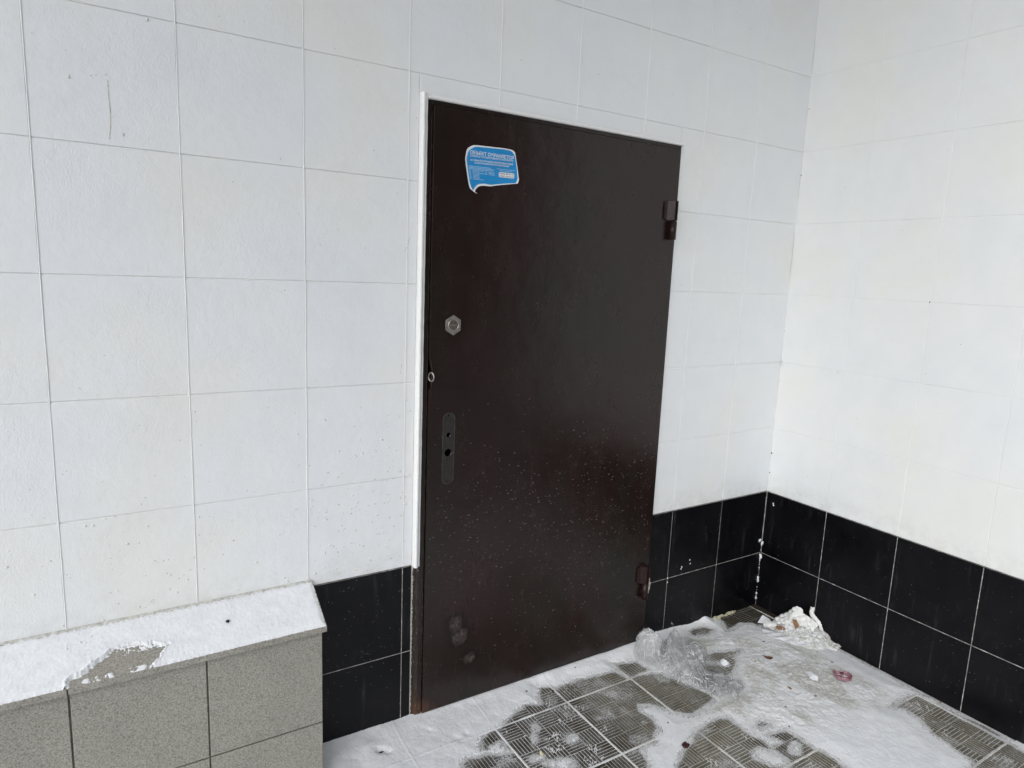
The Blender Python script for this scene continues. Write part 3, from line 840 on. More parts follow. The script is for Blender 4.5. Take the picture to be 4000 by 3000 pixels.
put_text('phone_lettering', [('8 (925) 803-21-43', -1.5020, 1.8074, -1.4515, 1.8086, .0045, .015), ('8 (961) 674-43-51', -1.5015, 1.8002, -1.4510, 1.8014, .0045, .015)], M['st_ink'], .0012)

# ================================================================== GRANITE LEDGE
ledge = thing('granite_ledge', 'grey speckled granite ledge against the white wall, left of the door', 'ledge', (-3.0, -.07, 0))
XE = -2.096; YF = -.134
mb = MB(); lx = [XE - .298, ] ; xj = [-2.698 - .3 * i for i in range(1, 14)]
cols_ = sorted([XE, -2.398, -2.698] + xj)
F3 = lambda a, b, d: (a, YF + .012 - d, b)
plates(mb, cells(cols_, [-.10, .20, .484]), F3, depth=.012, gap=.0022, bev=.0012, jit=.0004)
E3 = lambda a, b, d: (XE - .008 + d * .8, a, b)
mb2_ = []
plates(mb, cells([YF + .014, -.002], [-.10, .20, .488]), lambda a, b, d: (XE - .012 + d, a, b), depth=.012, gap=.0015, bev=.001)
mb.build('facing_tiles', M['granite'], ledge)
mb = MB(); mb.box((-6.6, YF + .0035, -.1), (XE - .0035, -.0005, .497)); mb.build('mortar_core', M['mortar'], ledge)
SLOPE = .49; ZB = .578
def top_z(y): return ZB + SLOPE * y
mb = MB()
xs_ = [-6.6, -5.1, -4.5, -3.9, -3.3, -2.699, -2.0885]
for a, b in zip(xs_, xs_[1:]):
    a += .0015; b -= 0 if b > -2.1 else .0015
    y0, y1 = -.1495, -.0005; th = .016
    mb.add([(a, y0, top_z(y0) - th), (b, y0, top_z(y0) - th), (b, y1, top_z(y1) - th - .02), (a, y1, top_z(y1) - th - .02),
            (a, y0, top_z(y0)), (b, y0, top_z(y0)), (b, y1, top_z(y1)), (a, y1, top_z(y1))],
           [(0,3,2,1),(4,5,6,7),(0,1,5,4),(1,2,6,5),(2,3,7,6),(3,0,4,7)])
cop = mb.build('coping_slab', M['granite'], ledge, bevel=.0012)
mb = MB()   # grey render bead where coping meets the wall
mb.add([(x, y, z) for x in (-6.6, -2.09) for (y, z) in ((-.0004, top_z(0) + .0045), (-.0045, top_z(-.0045) + .0008), (-.0004, top_z(0) - .01))], [(0, 1, 4, 3), (1, 2, 5, 4), (0, 3, 5, 2)])
mb.build('sealant_bead', simple('grey_sealant', (.50, .50, .47), .8, nscale=90, var=.3, bump=.5), ledge)

# snow lying on the coping
st = .0018
gx = np.concatenate([np.arange(-6.0, -3.1, .02), np.arange(-3.1, -2.0895, st)]); gy = np.arange(-.1488, -.0012, st)
X, Y = np.meshgrid(gx, gy, indexing='ij')
SB = [(-2.6974, -0.1362), (-2.6476, -0.1116), (-2.6097, -0.0867), (-2.5793, -0.0741), (-2.4802, -0.0989), (-2.5096, -0.1254), (-2.5267, -0.1470), (-2.52, -.17), (-2.70, -.17)]
w = fbm(X, Y, .016, 4) - .5; w2 = fbm(X, Y, .016, 4, 5.) - .5
d = sdist(X + .016 * w, Y + .016 * w2, SB)
gn = sstep(.27, .73, fbm(X, Y, .0042, 2, 3.))
edge = np.minimum(np.minimum((Y + .1496), (-.0030 - Y) * .9), (-2.0895 - X))
h = .0048 * sstep(-.004, .014, edge + .003 * (fbm(X, Y, .012, 3, 2.) - .5)) * (.75 + .5 * fbm(X, Y, .09, 3))
h += .0014 * (fbm(X, Y, .006, 3, 3.) - .5)
h = np.where(edge < .005, (sstep(-.002, .004, edge) * 1.25 - gn) * .0022, h)
ridge = np.exp(-((d - .004) / .004) ** 2) * .0045 * (X < -2.55) * sstep(-.0745, -.09, Y)
ridge += np.exp(-((d - .003) / .0035) ** 2) * .004 * (X > -2.535) * (X < -2.47) * sstep(-.08, -.1, Y)
dens = np.where(d > 0, sstep(0, .006, d), .40 * np.exp(d / .0030))
top_soft = sstep(-.10, -.082, Y) * sstep(-2.60, -2.57, X)
hb = (dens * 1.1 - gn) * .0040 - .0012 * sstep(-.001, -.004, d)
strip_ = sstep(.0075, .002, np.abs(Y + .1405)) * sstep(-2.675, -2.65, X)
hb = np.where((d <= 0) & (strip_ > .05), np.maximum(hb, (fbm(X, Y, .010, 4, 4.) - .50) * .010 * strip_), hb)
top_soft = sstep(-.105, -.085, Y) * sstep(-2.61, -2.57, X)
hb = np.where((d < 0) & (top_soft > .05), np.maximum(hb, (top_soft * .62 * np.exp(d / .010) - gn) * .003), hb)
h = np.where(d > .006, h, np.where(d > 0, hb + (h - .002) * sstep(0, .006, d), np.clip(hb, -.003, .0022))) + ridge * (.6 + .8 * fbm(X, Y, .012, 3, 7.))
sag = 0 * X
Z = ZB + SLOPE * Y + h - sag * .6
me, _ = grid_mesh('ledge_snow', X, Y, Z, h > -.0002)
o = link_mesh('ledge_snow', me, M['snow_plain'], None, (-2.6, -.08, .54))
tag(o, 'thin snow cover on the granite ledge with a bare scraped patch', 'snow', kind='stuff')
mb = MB()
for (x, y, r) in ((-2.672, -.045, .004), (-2.648, -.035, .003), (-2.70, -.055, .0035), (-2.66, -.05, .0025), (-2.50, -.125, .003)):
    b_ = bmesh.new(); bmesh.ops.create_icosphere(b_, subdivisions=1, radius=r)
    mb.add([(v.co.x + x + random.uniform(-.001, .001), v.co.y + y, v.co.z * .7 + top_z(y) + .006) for v in b_.verts], [tuple(v.index for v in f.verts) for f in b_.faces]); b_.free()
tag(mb.build('snow_crumbs', M['snow_plain'], None, (-2.67, -.045, .56)), 'loose crumbs of snow lying on the snowy granite ledge', 'snow', kind='stuff')
mb = MB(); mb.add([(-2.343, -.078, .5475), (-2.335, -.083, .5455), (-2.331, -.076, .549), (-2.338, -.072, .551), (-2.337, -.078, .5535)], [(0, 1, 4), (1, 2, 4), (2, 3, 4), (3, 0, 4)])
tag(mb.build('dark_chip', M['dark'], None, (-2.337, -.077, .548)), 'tiny dark chip lying on the snow of the granite ledge', 'debris')

# ================================================================== FLOOR TILES
GX0, GY0, P = -.04, -.172, .2975
gx_lines = [GX0 - .2985 * i for i in range(0, 12)]
gy_lines = [0.0 + .1255] + [GY0 - P * j for j in range(0, 8)]
mb = MB()
def rib(mb, x0, x1, y0, y1, h=0.0, d=-.0022, b=.0007):
    q = [(x0, y0), (x1, y0), (x1, y1), (x0, y1)]; qi = [(x0 + b, y0 + b), (x1 - b, y0 + b), (x1 - b, y1 - b), (x0 + b, y1 - b)]
    mb.add([(x, y, d) for x, y in q] + [(x, y, h) for x, y in qi], [(k, (k + 1) % 4, 4 + (k + 1) % 4, 4 + k) for k in range(4)] + [(4, 5, 6, 7)])
def tile(x0, x1, y0, y1, flip):
    g = .0028
    x0 += g; x1 -= g; y0 += g; y1 -= g
    mb.box((x0, y0, -.02), (x1, y1, -.0022))
    nb = 4; bx = (x1 - x0) / nb; by = (y1 - y0) / nb; hh = random.uniform(-.0004, .0004)
    for i in range(nb):
        for j in range(nb):
            ax, ay = x0 + i * bx, y0 + j * by
            for k in range(6):
                gp = .0008
                if (i + j + flip) % 2: rib(mb, ax + gp, ax + bx - gp, ay + k * by / 6 + gp * .9, ay + (k + 1) * by / 6 - gp * .9, hh)
                else: rib(mb, ax + k * bx / 6 + gp * .9, ax + (k + 1) * bx / 6 - gp * .9, ay + gp, ay + by - gp, hh)
for i in range(8):
    for j in range(-1, 5):
        y1 = GY0 - P * j; y0 = y1 - P; x1 = gx_lines[i]; x0 = gx_lines[i + 1]
        if j == -1:
            # cut tiles along the door wall: only the part in front of the wall shows
            tile(x0, x1, y0, 0.13, 0)
        else: tile(x0, x1, y0, y1, (i + j) % 1)
for j in range(-1, 5):
    y1 = GY0 - P * j; y0 = y1 - P
    mb.box((GX0 + .0028, y0 + .0028, -.02), (.003, min(y1 - .0028, .002), -.0004))
mb.build('floor', M['tile'])
tag(bpy.data.objects['floor'], kind='structure')
mb = MB(); mb.box((-7.2, -1.67, -.028), (.0, .0, -.0050)); tag(mb.build('floor_screed', simple('dark_joint', (.05, .047, .04), .9, bump=.5)), kind='structure')

# ================================================================== SNOW ON THE FLOOR
BARE_A = [(-0.9596, -0.1069), (-0.9442, -0.1662), (-0.913, -0.1627), (-0.8205, -0.202), (-0.7845, -0.262), (-0.7606, -0.3241), (-0.7421, -0.3819), (-0.7477, -0.4068), (-0.826, -0.432), (-0.8928, -0.4326), (-0.9311, -0.3968), (-0.9435, -0.3683), (-0.9677, -0.3375), (-1.0177, -0.3016), (-1.0404, -0.3374), (-1.0281, -0.3907), (-1.0512, -0.4352), (-1.0862, -0.4553), (-1.0992, -0.4788), (-1.1711, -0.4839), (-1.1883, -0.5316), (-1.2486, -0.6115), (-1.7464, -0.3353), (-1.6915, -0.2576), (-1.6783, -0.2511), (-1.604, -0.2745), (-1.5355, -0.3016), (-1.5468, -0.2519), (-1.5655, -0.2306), (-1.5938, -0.248), (-1.6128, -0.2411), (-1.605, -0.2089), (-1.5898, -0.191), (-1.5582, -0.1816), (-1.5194, -0.1794), (-1.4867, -0.1613), (-1.4182, -0.1322), (-1.3697, -0.1197), (-1.3154, -0.1403), (-1.3018, -0.0937), (-1.2742, -0.062), (-1.2354, -0.0734), (-1.2221, -0.09), (-1.1178, -0.088)]
BARE_A1 = [(-0.9316, -0.0744), (-0.8401, -0.1016), (-0.8355, -0.1681), (-0.8829, -0.1686), (-0.9347, -0.1713), (-0.9359, -0.1247)]
BARE_B = [(-0.9371, -0.5094), (-0.8274, -0.4999), (-0.7918, -0.5151), (-0.7962, -0.5824), (-0.7904, -0.6094), (-0.7772, -0.6439), (-0.7841, -0.693), (-0.7592, -0.6955), (-0.7243, -0.6883), (-0.7373, -0.6463), (-0.6619, -0.6559), (-0.6568, -0.706), (-0.6672, -0.7572), (-0.6618, -0.7713), (-0.6449, -0.8241), (-0.656, -0.8738), (-0.7357, -0.9279), (-1.1761, -0.6517), (-1.0945, -0.5833), (-1.0429, -0.5544), (-0.9939, -0.5442), (-0.9588, -0.5173)]
BARE_C = [(-0.6276, -0.2198), (-0.5782, -0.1969), (-0.4964, -0.2048), (-0.3913, -0.2399), (-0.4478, -0.2712), (-0.4928, -0.2966), (-0.5555, -0.3342), (-0.5937, -0.3368), (-0.6369, -0.3045), (-0.6417, -0.2554)]
BARE_C2 = [(-0.7104, -0.2559), (-0.6673, -0.279), (-0.6185, -0.328), (-0.5703, -0.3764), (-0.5888, -0.4063), (-0.6515, -0.4156), (-0.721, -0.4033), (-0.7345, -0.341), (-0.7422, -0.3019)]
BARE_D = [(-0.2648, 0.02), (-0.2752, -0.0483), (-0.3108, -0.1066), (-0.2107, -0.0927), (-0.1634, -0.1175), (-0.1615, -0.1409), (-0.0921, -0.1547), (0.01, -0.16), (0.01, 0.02)]
BARE_E = [(-0.4792, -0.0354), (-0.4426, -0.0258), (-0.3863, -0.0378), (-0.3657, -0.072), (-0.4246, -0.0868), (-0.4781, -0.0698)]
BARE_F = [(-0.2005, -0.7624), (-0.0821, -0.7619), (-0.0450, -0.7797), (-0.0430, -0.8389), (-0.0430, -1.0564), (-0.0425, -1.45), (-0.2178, -1.45), (-0.3444, -1.0801), (-0.2552, -1.0603), (-0.244, -1.0451), (-0.234, -0.9878), (-0.2157, -0.9078), (-0.1801, -0.8524), (-0.1648, -0.7908)]
BARE_G = [(-0.034, -0.9058), (-0.0147, -0.9425), (-0.014, -0.9933), (-0.016, -1.0454), (-0.036, -1.0454), (-0.036, -0.9578)]
BARE_H = [(-0.7273, -0.5877), (-0.6998, -0.5862), (-0.6853, -0.6065), (-0.7138, -0.6114), (-0.7352, -0.5997)]
BARE_W = [(-.0085, -.16), (-.0085, -.55), (-.006, -.90), (-.003, -1.06), (.03, -1.06), (.03, -.16)]
def snow_floor(X, Y, fine=True):
    def N(sc, o=4, s=0.): return fbm(X, Y, sc, o, s)
    wx = .016 * (N(.030, 4, 1.) - .5); wy = .016 * (N(.030, 4, 31.) - .5)
    d = np.full(X.shape, 9.0)
    for p in (BARE_A, BARE_A1, BARE_B, BARE_C, BARE_C2, BARE_D, BARE_E, BARE_F, BARE_G, BARE_H):
        d = np.minimum(d, sdist(X + wx, Y + wy, p))
    d = np.minimum(d, sdist(X + wx * .25, Y + wy * .3, BARE_W))
    # leftover lumps of snow inside the bare tiles
    for (bx, by, ra, rb, an) in ((-1.570, -.254, .036, .024, .3), (-1.436, -.408, .05, .026, -.5), (-1.486, -.348, .020, .014, 0), (-1.337, -.334, .022, .018, 0), (-1.425, -.255, .045, .012, 1.0), (-.825, -.716, .062, .040, -.9), (-.712, -.728, .034, .020, .4), (-1.01, -.50, .03, .02, 0), (-.535, -.275, .022, .018, 0)):
        ca, sa = math.cos(an), math.sin(an); dx, dy = X + wx * 1.4 - bx, Y + wy * 1.4 - by
        e = (1 - np.sqrt(((dx * ca + dy * sa) / ra) ** 2 + ((dy * ca - dx * sa) / rb) ** 2)) * min(ra, rb)
        d = np.maximum(d, e)
    fine_n = N(.0050, 3, 3.); fine2 = N(.011, 3, 7.); mid = N(.05, 3, 11.); big = N(.16, 3, 13.)
    out = sstep(-.002, .055, d)
    h = .0013 + .0058 * sstep(.018, .095, d) * (.5 + .9 * big)
    # frayed margin and powder: grains whose density falls off into the bare tiles
    ua = (X * .70 + Y * .71) * .42; va = -X * .71 + Y * .70
    gn = .6 * fbm(ua, va, .0030, 2, 3.) + .4 * fbm(ua, va, .0080, 2, 19.)
    u = sstep(.27, .73, gn)
    dens = sstep(-.012, .022, d) * .96
    drift = sstep(.50, .68, mid) * .40
    dens = np.where(d < .024, np.maximum(dens, drift * sstep(-.002, -.02, d) + dens * 0), 1.0)
    fill = np.clip(sstep(-1.02, -1.22, X) + sstep(.47, .56, N(.09, 3, 71.)), 0, 1)
    inD = sdist(X + wx, Y + wy, BARE_D)
    dens = np.where(inD < -.022, 0, dens); fill = np.where(inD < -.01, 0, fill)
    gh = -.0009 - .0011 * (1 - fill) + (dens - u) * .0042
    hc = np.clip(gh, -.0009 - .0017 * (1 - fill), .0016) + sstep(-.004, .024, d) * .0006
    k_ = sstep(.010, .030, d); h = hc * (1 - k_) + h * k_
    # packed snow in the tile joints
    jx = np.abs((X - GX0 + .14925) % .2985 - .14925); jy = np.abs((Y - GY0 + P / 2) % P - P / 2)
    jw = .0032 + .0024 * (N(.02, 2, 5.) - .5)
    jm = np.maximum(sstep(jw + .0018, jw - .0004, jx), sstep(jw + .0018, jw - .0004, jy)) * (X < GX0 + .004)
    keepj = sstep(.33, .42, N(.07, 2, 23.))
    h = np.where(d < .014, np.maximum(h, -.0012 + jm * keepj * (.0032 + .0022 * (fine2 - .4))), h)
    h += jm * out * .0007 * sstep(-.9, -1.1, X)
    # drift against the door and door wall
    bank = (.015 * np.exp(Y / .055) + .004 * np.exp(Y / .15)) * sstep(-.60, -.80, X) * out
    bank += .018 * np.exp(Y / .035) * sstep(-.27, -.36, X) * sstep(-.80, -.62, X) * out
    h += bank * (.8 + .4 * mid)
    h += .006 * np.exp((-.012 - X).clip(-.0) * -1 / .03) * sstep(-.55, -.70, Y) * out * 0
    # trampled, dirty, uneven part in the middle
    tr = sstep(-1.02, -.80, X) * sstep(-.03, -.12, Y) * sstep(-.80, -.62, Y) * sstep(-.08, -.2, X)
    h += out * tr * ((N(.018, 4, 41.) - .5) * .0062 + (N(.006, 3, 43.) - .5) * .0022 + (mid - .5) * .005)
    h += out * (1 - tr) * ((N(.02, 3, 51.) - .5) * .0016 + (fine_n - .5) * .0009)
    # footmarks in the drift by the wall
    for (px, py, r, dep) in ((-1.905, -.094, .014, .010), (-1.885, -.112, .012, .005), (-1.732, -.086, .008, .003), (-1.665, -.160, .018, .004), (-1.63, -.15, .012, .004), (-1.99, -.10, .04, .003), (-1.93, -.07, .03, -.003)):
        h -= dep * np.exp(-((X - px) ** 2 + (Y - py) ** 2) / (r * r)) * (.6 + .8 * fine2)
    # snow swept up where the patch behind the bag ends
    h += .006 * np.exp(-((X + .42) ** 2 / .05 ** 2 + (Y + .31) ** 2 / .05 ** 2)) * fine2
    dirt = np.where(d < .004, .75 * sstep(.012, -.006, d) * sstep(-1.5, -1.0, X) + .2, 0) + out * tr * (.25 + 1.0 * sstep(.35, .65, N(.11, 4, 61.))) + .55 * np.exp(-(d / .02) ** 2) * sstep(-1.3, -.9, X)
    return h, np.clip(dirt, 0, 1), d
gx = np.arange(-2.095, .0021, .0016); gy = np.arange(-1.24, .0012, .0016)
X, Y = np.meshgrid(gx, gy, indexing='ij')
H, DIRT, D = snow_floor(X, Y)
# only the pieces the camera's surroundings can show; behind the ledge's face there is none
hole = (Y > YF + .01) & (X < XE - .012)
me, used = grid_mesh('snow', X, Y, H, (~hole) & (H > -.0021))
at = me.attributes.new('dirt', 'FLOAT', 'POINT'); at.data.foreach_set('value', DIRT.reshape(-1)[used].astype(np.float32))
o = link_mesh('snow', me, M['snow'])
tag(o, 'powdery snow lying over the ribbed floor tiles, trodden away in patches', 'snow', kind='stuff')
o['category'] = 'snow'
# powder dusting the ribs where the snow thins out
gx = np.arange(-1.90, -.0009, .004); gy = np.arange(-1.24, -.0009, .004)
Xp, Yp = np.meshgrid(gx, gy, indexing='ij'); _, _, Dp = snow_floor(Xp, Yp)
dr = fbm(Xp, Yp, .075, 4, 91.); dr2 = fbm(Xp * .7 + Yp * .7, (Yp - Xp) * .35, .030, 3, 93.)
cov = np.maximum(.80 * np.exp(np.minimum(Dp, 0) / .013), .22 + .36 * sstep(.46, .68, dr)) + (dr2 - .5) * .35
cov *= sstep(-.026, -.006, sdist(Xp, Yp, [(x + (.1 if x > 0 else 0), y + (.1 if y > 0 else 0)) for x, y in BARE_D]))
cov = np.where(Dp < .02, np.clip(cov, 0, 1), 0) 
me, used = grid_mesh('snow_dusting', Xp, Yp, np.full(Xp.shape, .0009) , (Dp < .018) & (cov > .12))
at = me.attributes.new('cover', 'FLOAT', 'POINT'); at.data.foreach_set('value', cov.reshape(-1)[used].astype(np.float32))
tag(link_mesh('snow_dusting', me, M['dusting']), 'thin powder dusting the bare ribbed tiles', 'snow', kind='stuff')
gx = np.arange(-7.0, -2.09, .02); gy = np.arange(-1.66, YF + .02, .02)
X2, Y2 = np.meshgrid(np.append(gx, -2.0955), gy, indexing='ij')
H2 = .006 + .006 * fbm(X2, Y2, .3, 3)
me, _ = grid_mesh('snow', X2, Y2, H2)
o2 = link_mesh('snow', me, M['snow_plain']); tag(o2, 'even snow on the ground in front of the granite ledge', 'snow', kind='stuff')
gx = np.arange(-2.1, .003, .01); gy = np.arange(-1.66, -1.239, .01)
X3, Y3 = np.meshgrid(gx, gy, indexing='ij'); H3, D3, _ = snow_floor(X3, Y3)
me, _ = grid_mesh('snow', X3, Y3, np.maximum(H3, .002) )
at = me.attributes.new('dirt', 'FLOAT', 'POINT'); at.data.foreach_set('value', D3.reshape(-1).astype(np.float32))
o3 = link_mesh('snow', me, M['snow_plain']); tag(o3, 'strip of snow on the tiles nearest the viewer', 'snow', kind='stuff')
def snow_z(x, y):
    h, _, _ = snow_floor(np.array([[x]]), np.array([[y]])); return max(float(h[0, 0]), 0.0)

# packed snow and ice clinging in the corner joint
def lump(mb, c, r, sc=(1, 1, 1), rough=.35, sub=2):
    b = bmesh.new(); bmesh.ops.create_icosphere(b, subdivisions=sub, radius=r)
    s1 = random.uniform(0, 90)
    for v in b.verts:
        k = 1 + rough * (vnoise(np.array(v.co.x / r * 1.4 + s1), np.array(v.co.y / r * 1.4 + v.co.z / r * 1.9 + s1)).item() - .5) * 2
        v.co = Vector((v.co.x * sc[0] * k + c[0], v.co.y * sc[1] * k + c[1], v.co.z * sc[2] * k + c[2]))
    n = len(mb.v); mb.add([tuple(v.co) for v in b.verts], [tuple(v.index for v in f.verts) for f in b.faces], False); b.free()
mb = MB()
for (a, z, r) in ((-.020, .322, .0060), (-.014, .325, .0050), (-.006, .309, .0075), (-.004, .302, .005), (-.004, .2436, .0080), (-.003, .232, .0050), (-.003, .222, .0028), (-.003, .137, .0060), (-.004, .126, .0075), (-.003, .117, .0045), (-.003, .056, .0050), (-.004, .0335, .0060), (-.003, .20, .002), (-.003, .185, .002), (-.003, .36, .0018), (-.003, .39, .0015)):
    lump(mb, (a if a < -.01 else -.003, -.0035 if a < -.01 else a, z), r, (.8, .8, 1.25), .6)
for _ in range(60):
    z = random.uniform(.02, .54); lump(mb, (-.0015 - abs(random.gauss(0, .0006)), -.0015, z), random.uniform(.0006, .0014), (1, 1, 2), .5, 1)
for (y, z) in ((-.0422, .5046), (-.040, .512)): lump(mb, (-.001, y, z), .0032, (.5, 1, 1.2))
for (x, z) in ((-.599, .243), (-.600, .262), (-.52, .295), (-.524, .287), (-.4745, .318), (-.47, .30)): lump(mb, (x, -.001, z), .0028, (1, .5, 1.3))
tag(mb.build('snow_crumbs', M['snow_plain'], None, (-.01, -.01, .2)), 'bits of white snow stuck up the black corner joint and tiles', 'snow', kind='stuff')

# yellowed ice lumps along the wall foot by the corner
mb = MB()
for (x, y, r) in ((-.285, -.012, .014), (-.262, -.010, .016), (-.240, -.010, .011), (-.215, -.010, .010), (-.192, -.009, .015), (-.172, -.009, .014), (-.155, -.008, .008)):
    lump(mb, (x, y, .003), r, (1.2, .55, .75), .5)
tag(mb.build('ice_crust', simple('yellowed_ice', (.50, .47, .33), .5, nscale=80, var=.35, bump=.6), None, (-.22, -.01, 0)), 'yellowish icy crust at the foot of the black wall near the corner', 'ice', kind='stuff')

# ================================================================== LITTER
M['paper'] = simple('white_paper', (.72, .73, .76), .7, nscale=60, var=.05)
M['tissue'] = simple('grey_white_tissue', (.74, .745, .725), .85, nscale=40, var=.08, bump=.2)
M['leaf'] = simple('dry_brown_leaf', (.13, .055, .025), .65, nscale=130, var=.6, bump=.8)
M['leaf_pale'] = simple('pale_dry_leaf', (.24, .12, .055), .65, nscale=130, var=.45, bump=.8)
def fan_sheet(name, outline, centre, mat, amp=.003, freq=60, nrm=(0, 0, 1), rings=10, sub=6, thick=.0004, parent=None, loc=None, curl=0.0, fold=None):
    """crumpled sheet: rings from a centre to a 3-D outline, creased along random planes"""
    P_ = [Vector(p) for p in outline]; C_ = Vector(centre); nrm = Vector(nrm).normalized()
    ring = []
    for a, b in zip(P_, P_[1:] + P_[:1]):
        for k in range(sub): ring.append(a.lerp(b, k / sub))
    planes = [(Vector([random.gauss(0, 1) for _ in range(3)]).normalized() * freq, random.uniform(0, 6.28)) for _ in range(5)]
    def cr(p):
        q = p - C_; s = 0
        for k, (d, ph) in enumerate(planes):
            t = (p.dot(d) + ph) / 6.28; s += (abs((t % 1) - .5) * 4 - 1) / (1 + .5 * k)
        return s / 1.7
    vs = []; n = len(ring)
    for r in range(rings + 1):
        t = r / rings
        for q_ in ring:
            p = C_.lerp(q_, t); p = p + nrm * (amp * cr(p) + curl * t * t)
            vs.append(p)
            if r == 0: break
    fs = [(0, 1 + k, 1 + (k + 1) % n) for k in range(n)]
    for r in range(rings - 1):
        for k in range(n):
            a = 1 + r * n + k; b = 1 + r * n + (k + 1) % n; fs.append((a, a + n, b + n, b))
    m = len(vs)
    vs2 = [v - nrm * thick for v in vs]
    e = [1 + (rings - 1) * n + k for k in range(n)]
    fs2 = [tuple(i + m for i in reversed(f)) for f in fs] + [(e[k], e[k] + m, e[(k + 1) % n] + m, e[(k + 1) % n]) for k in range(n)]
    mb = MB(); mb.add(vs + vs2, fs + fs2, False)
    return mb.build(name, mat, parent, loc if loc is not None else centre)
def on_snow(pts, dz): return [(x, y, snow_z(x, y) + dz) for x, y in pts]

# small folded card in the corner: two leaves meeting in a ridge
z0 = .012
mb = MB()
A = (-.1433, -.1272, .004); B_ = (-.0830, -.1120, .006); C1 = (-.0751, -.1485, .006); D1 = (-.1054, -.164, .003); Rg = (-.1010, -.118, .026); Rh = (-.086, -.145, .016)
mb.add([A, Rg, B_, C1, Rh, D1], [(0, 5, 4, 1), (1, 4, 3, 2)]); mb.add([tuple(c - k for c, k in zip(p, (0, 0, .0005))) for p in (A, Rg, B_, C1, Rh, D1)], [(1, 4, 5, 0), (2, 3, 4, 1)])
tag(mb.build('folded_paper', M['paper'], None, (-.10, -.14, .004)), 'small folded white card tented on the dark wet tile in the corner', 'paper scrap')

# litter heap against the side wall: snow lumps, tissue, paper
gx = np.arange(-.215, .0012, .002); gy = np.arange(-.44, -.13, .002)
X, Y = np.meshgrid(gx, gy, indexing='ij')
e = 1 - np.sqrt(((X + .045 - .15 * (Y + .27)) / .115) ** 2 + ((Y + .275) / .135) ** 2)
e2 = 1 - np.sqrt(((X + .01) / .045) ** 2 + ((Y + .37) / .09) ** 2)
hh = .052 * np.sqrt(np.clip(e, 0, 1)) * (.45 + .8 * fbm(X, Y, .035, 3, 3.)) + .018 * np.sqrt(np.clip(e2, 0, 1))
hh += np.where(np.maximum(e, e2) > 0, (np.abs(fbm(X, Y, .014, 3, 9.) - .5) * -.030 + .005) + (fbm(X, Y, .006, 3, 2.) - .5) * .006, 0)
hh = np.where(np.maximum(e, e2) > 0, hh, -.01)
me, used = grid_mesh('snow_heap', X, Y, hh, hh > -.004)
at = me.attributes.new('dirt', 'FLOAT', 'POINT'); at.data.foreach_set('value', np.clip(.7 + 1.5 * (fbm(X, Y, .03, 3, 8.) - .45), 0, 1).reshape(-1)[used].astype(np.float32))
tag(link_mesh('snow_heap', me, M['snow'], None, (-.06, -.27, 0)), 'lumpy heap of dirty snow against the black tiles of the side wall', 'snow', kind='stuff')
mb = MB()
for _ in range(45):
    t = random.uniform(0, 6.28); r = math.sqrt(random.random())
    x = -.045 + .10 * r * math.cos(t); y = -.275 + .125 * r * math.sin(t)
    if x > -.008: continue
    rr = random.choice((.004, .006, .009)) * random.uniform(.7, 1.3)
    lump(mb, (x, y, .040 * math.sqrt(max(0, 1 - r * r)) + rr * .3), rr, (1, 1, .8), .6, 1)
for (x, y, r) in ((-.008, -.36, .012), (-.012, -.385, .011), (-.007, -.405, .010), (-.006, -.345, .010), (-.014, -.33, .011), (-.15, -.30, .006), (-.13, -.345, .005), (-.10, -.372, .006)):
    lump(mb, (x, y, .006), r, (.8, 1.3, .9), .5)
tag(mb.build('snow_lumps', M['snow_plain'], None, (-.05, -.28, .02)), 'loose frozen snow lumps on the litter heap by the side wall', 'snow', kind='stuff')
# big crumpled tissue on top: peaked left wing, round head, long right shoulder
T = lambda pts: [(x, y, z) for (x, y, z) in pts]
o = fan_sheet('crumpled_tissue', T([(-.062, -.1729, .042), (-.045, -.205, .070), (-.042, -.2126, .083), (-.040, -.226, .101), (-.038, -.2384, .110), (-.035, -.255, .110), (-.030, -.2662, .103), (-.028, -.2655, .088), (-.030, -.29, .086), (-.028, -.3092, .082), (-.024, -.34, .066), (-.05, -.335, .044), (-.095, -.285, .036), (-.105, -.24, .034), (-.095, -.20, .036)]),
              (-.074, -.238, .066), M['tissue'], .0042, 300, (-.85, .1, .5), 22, 7, .0006)
tag(o, 'crumpled greyish white tissue peaking out of the litter heap by the side wall', 'tissue')
o = fan_sheet('tissue_scrap', T([(-.088, -.165, .012), (-.085, -.172, .034), (-.080, -.190, .044), (-.075, -.222, .040), (-.095, -.222, .028), (-.105, -.195, .024)]), (-.092, -.195, .036), M['tissue'], .003, 320, (-.6, .1, .7), 10, 7, .0006)
tag(o, 'small torn tissue end at the left side of the litter heap', 'tissue')
o = fan_sheet('tissue_scrap', T([(-.165, -.175, .012), (-.135, -.150, .022), (-.118, -.168, .030), (-.115, -.205, .026), (-.15, -.215, .014)]), (-.138, -.184, .022), M['tissue'], .003, 320, (-.5, .1, .8), 10, 7, .0006)
tag(o, 'flat pale tissue corner in front of the litter heap near the folded card', 'tissue')
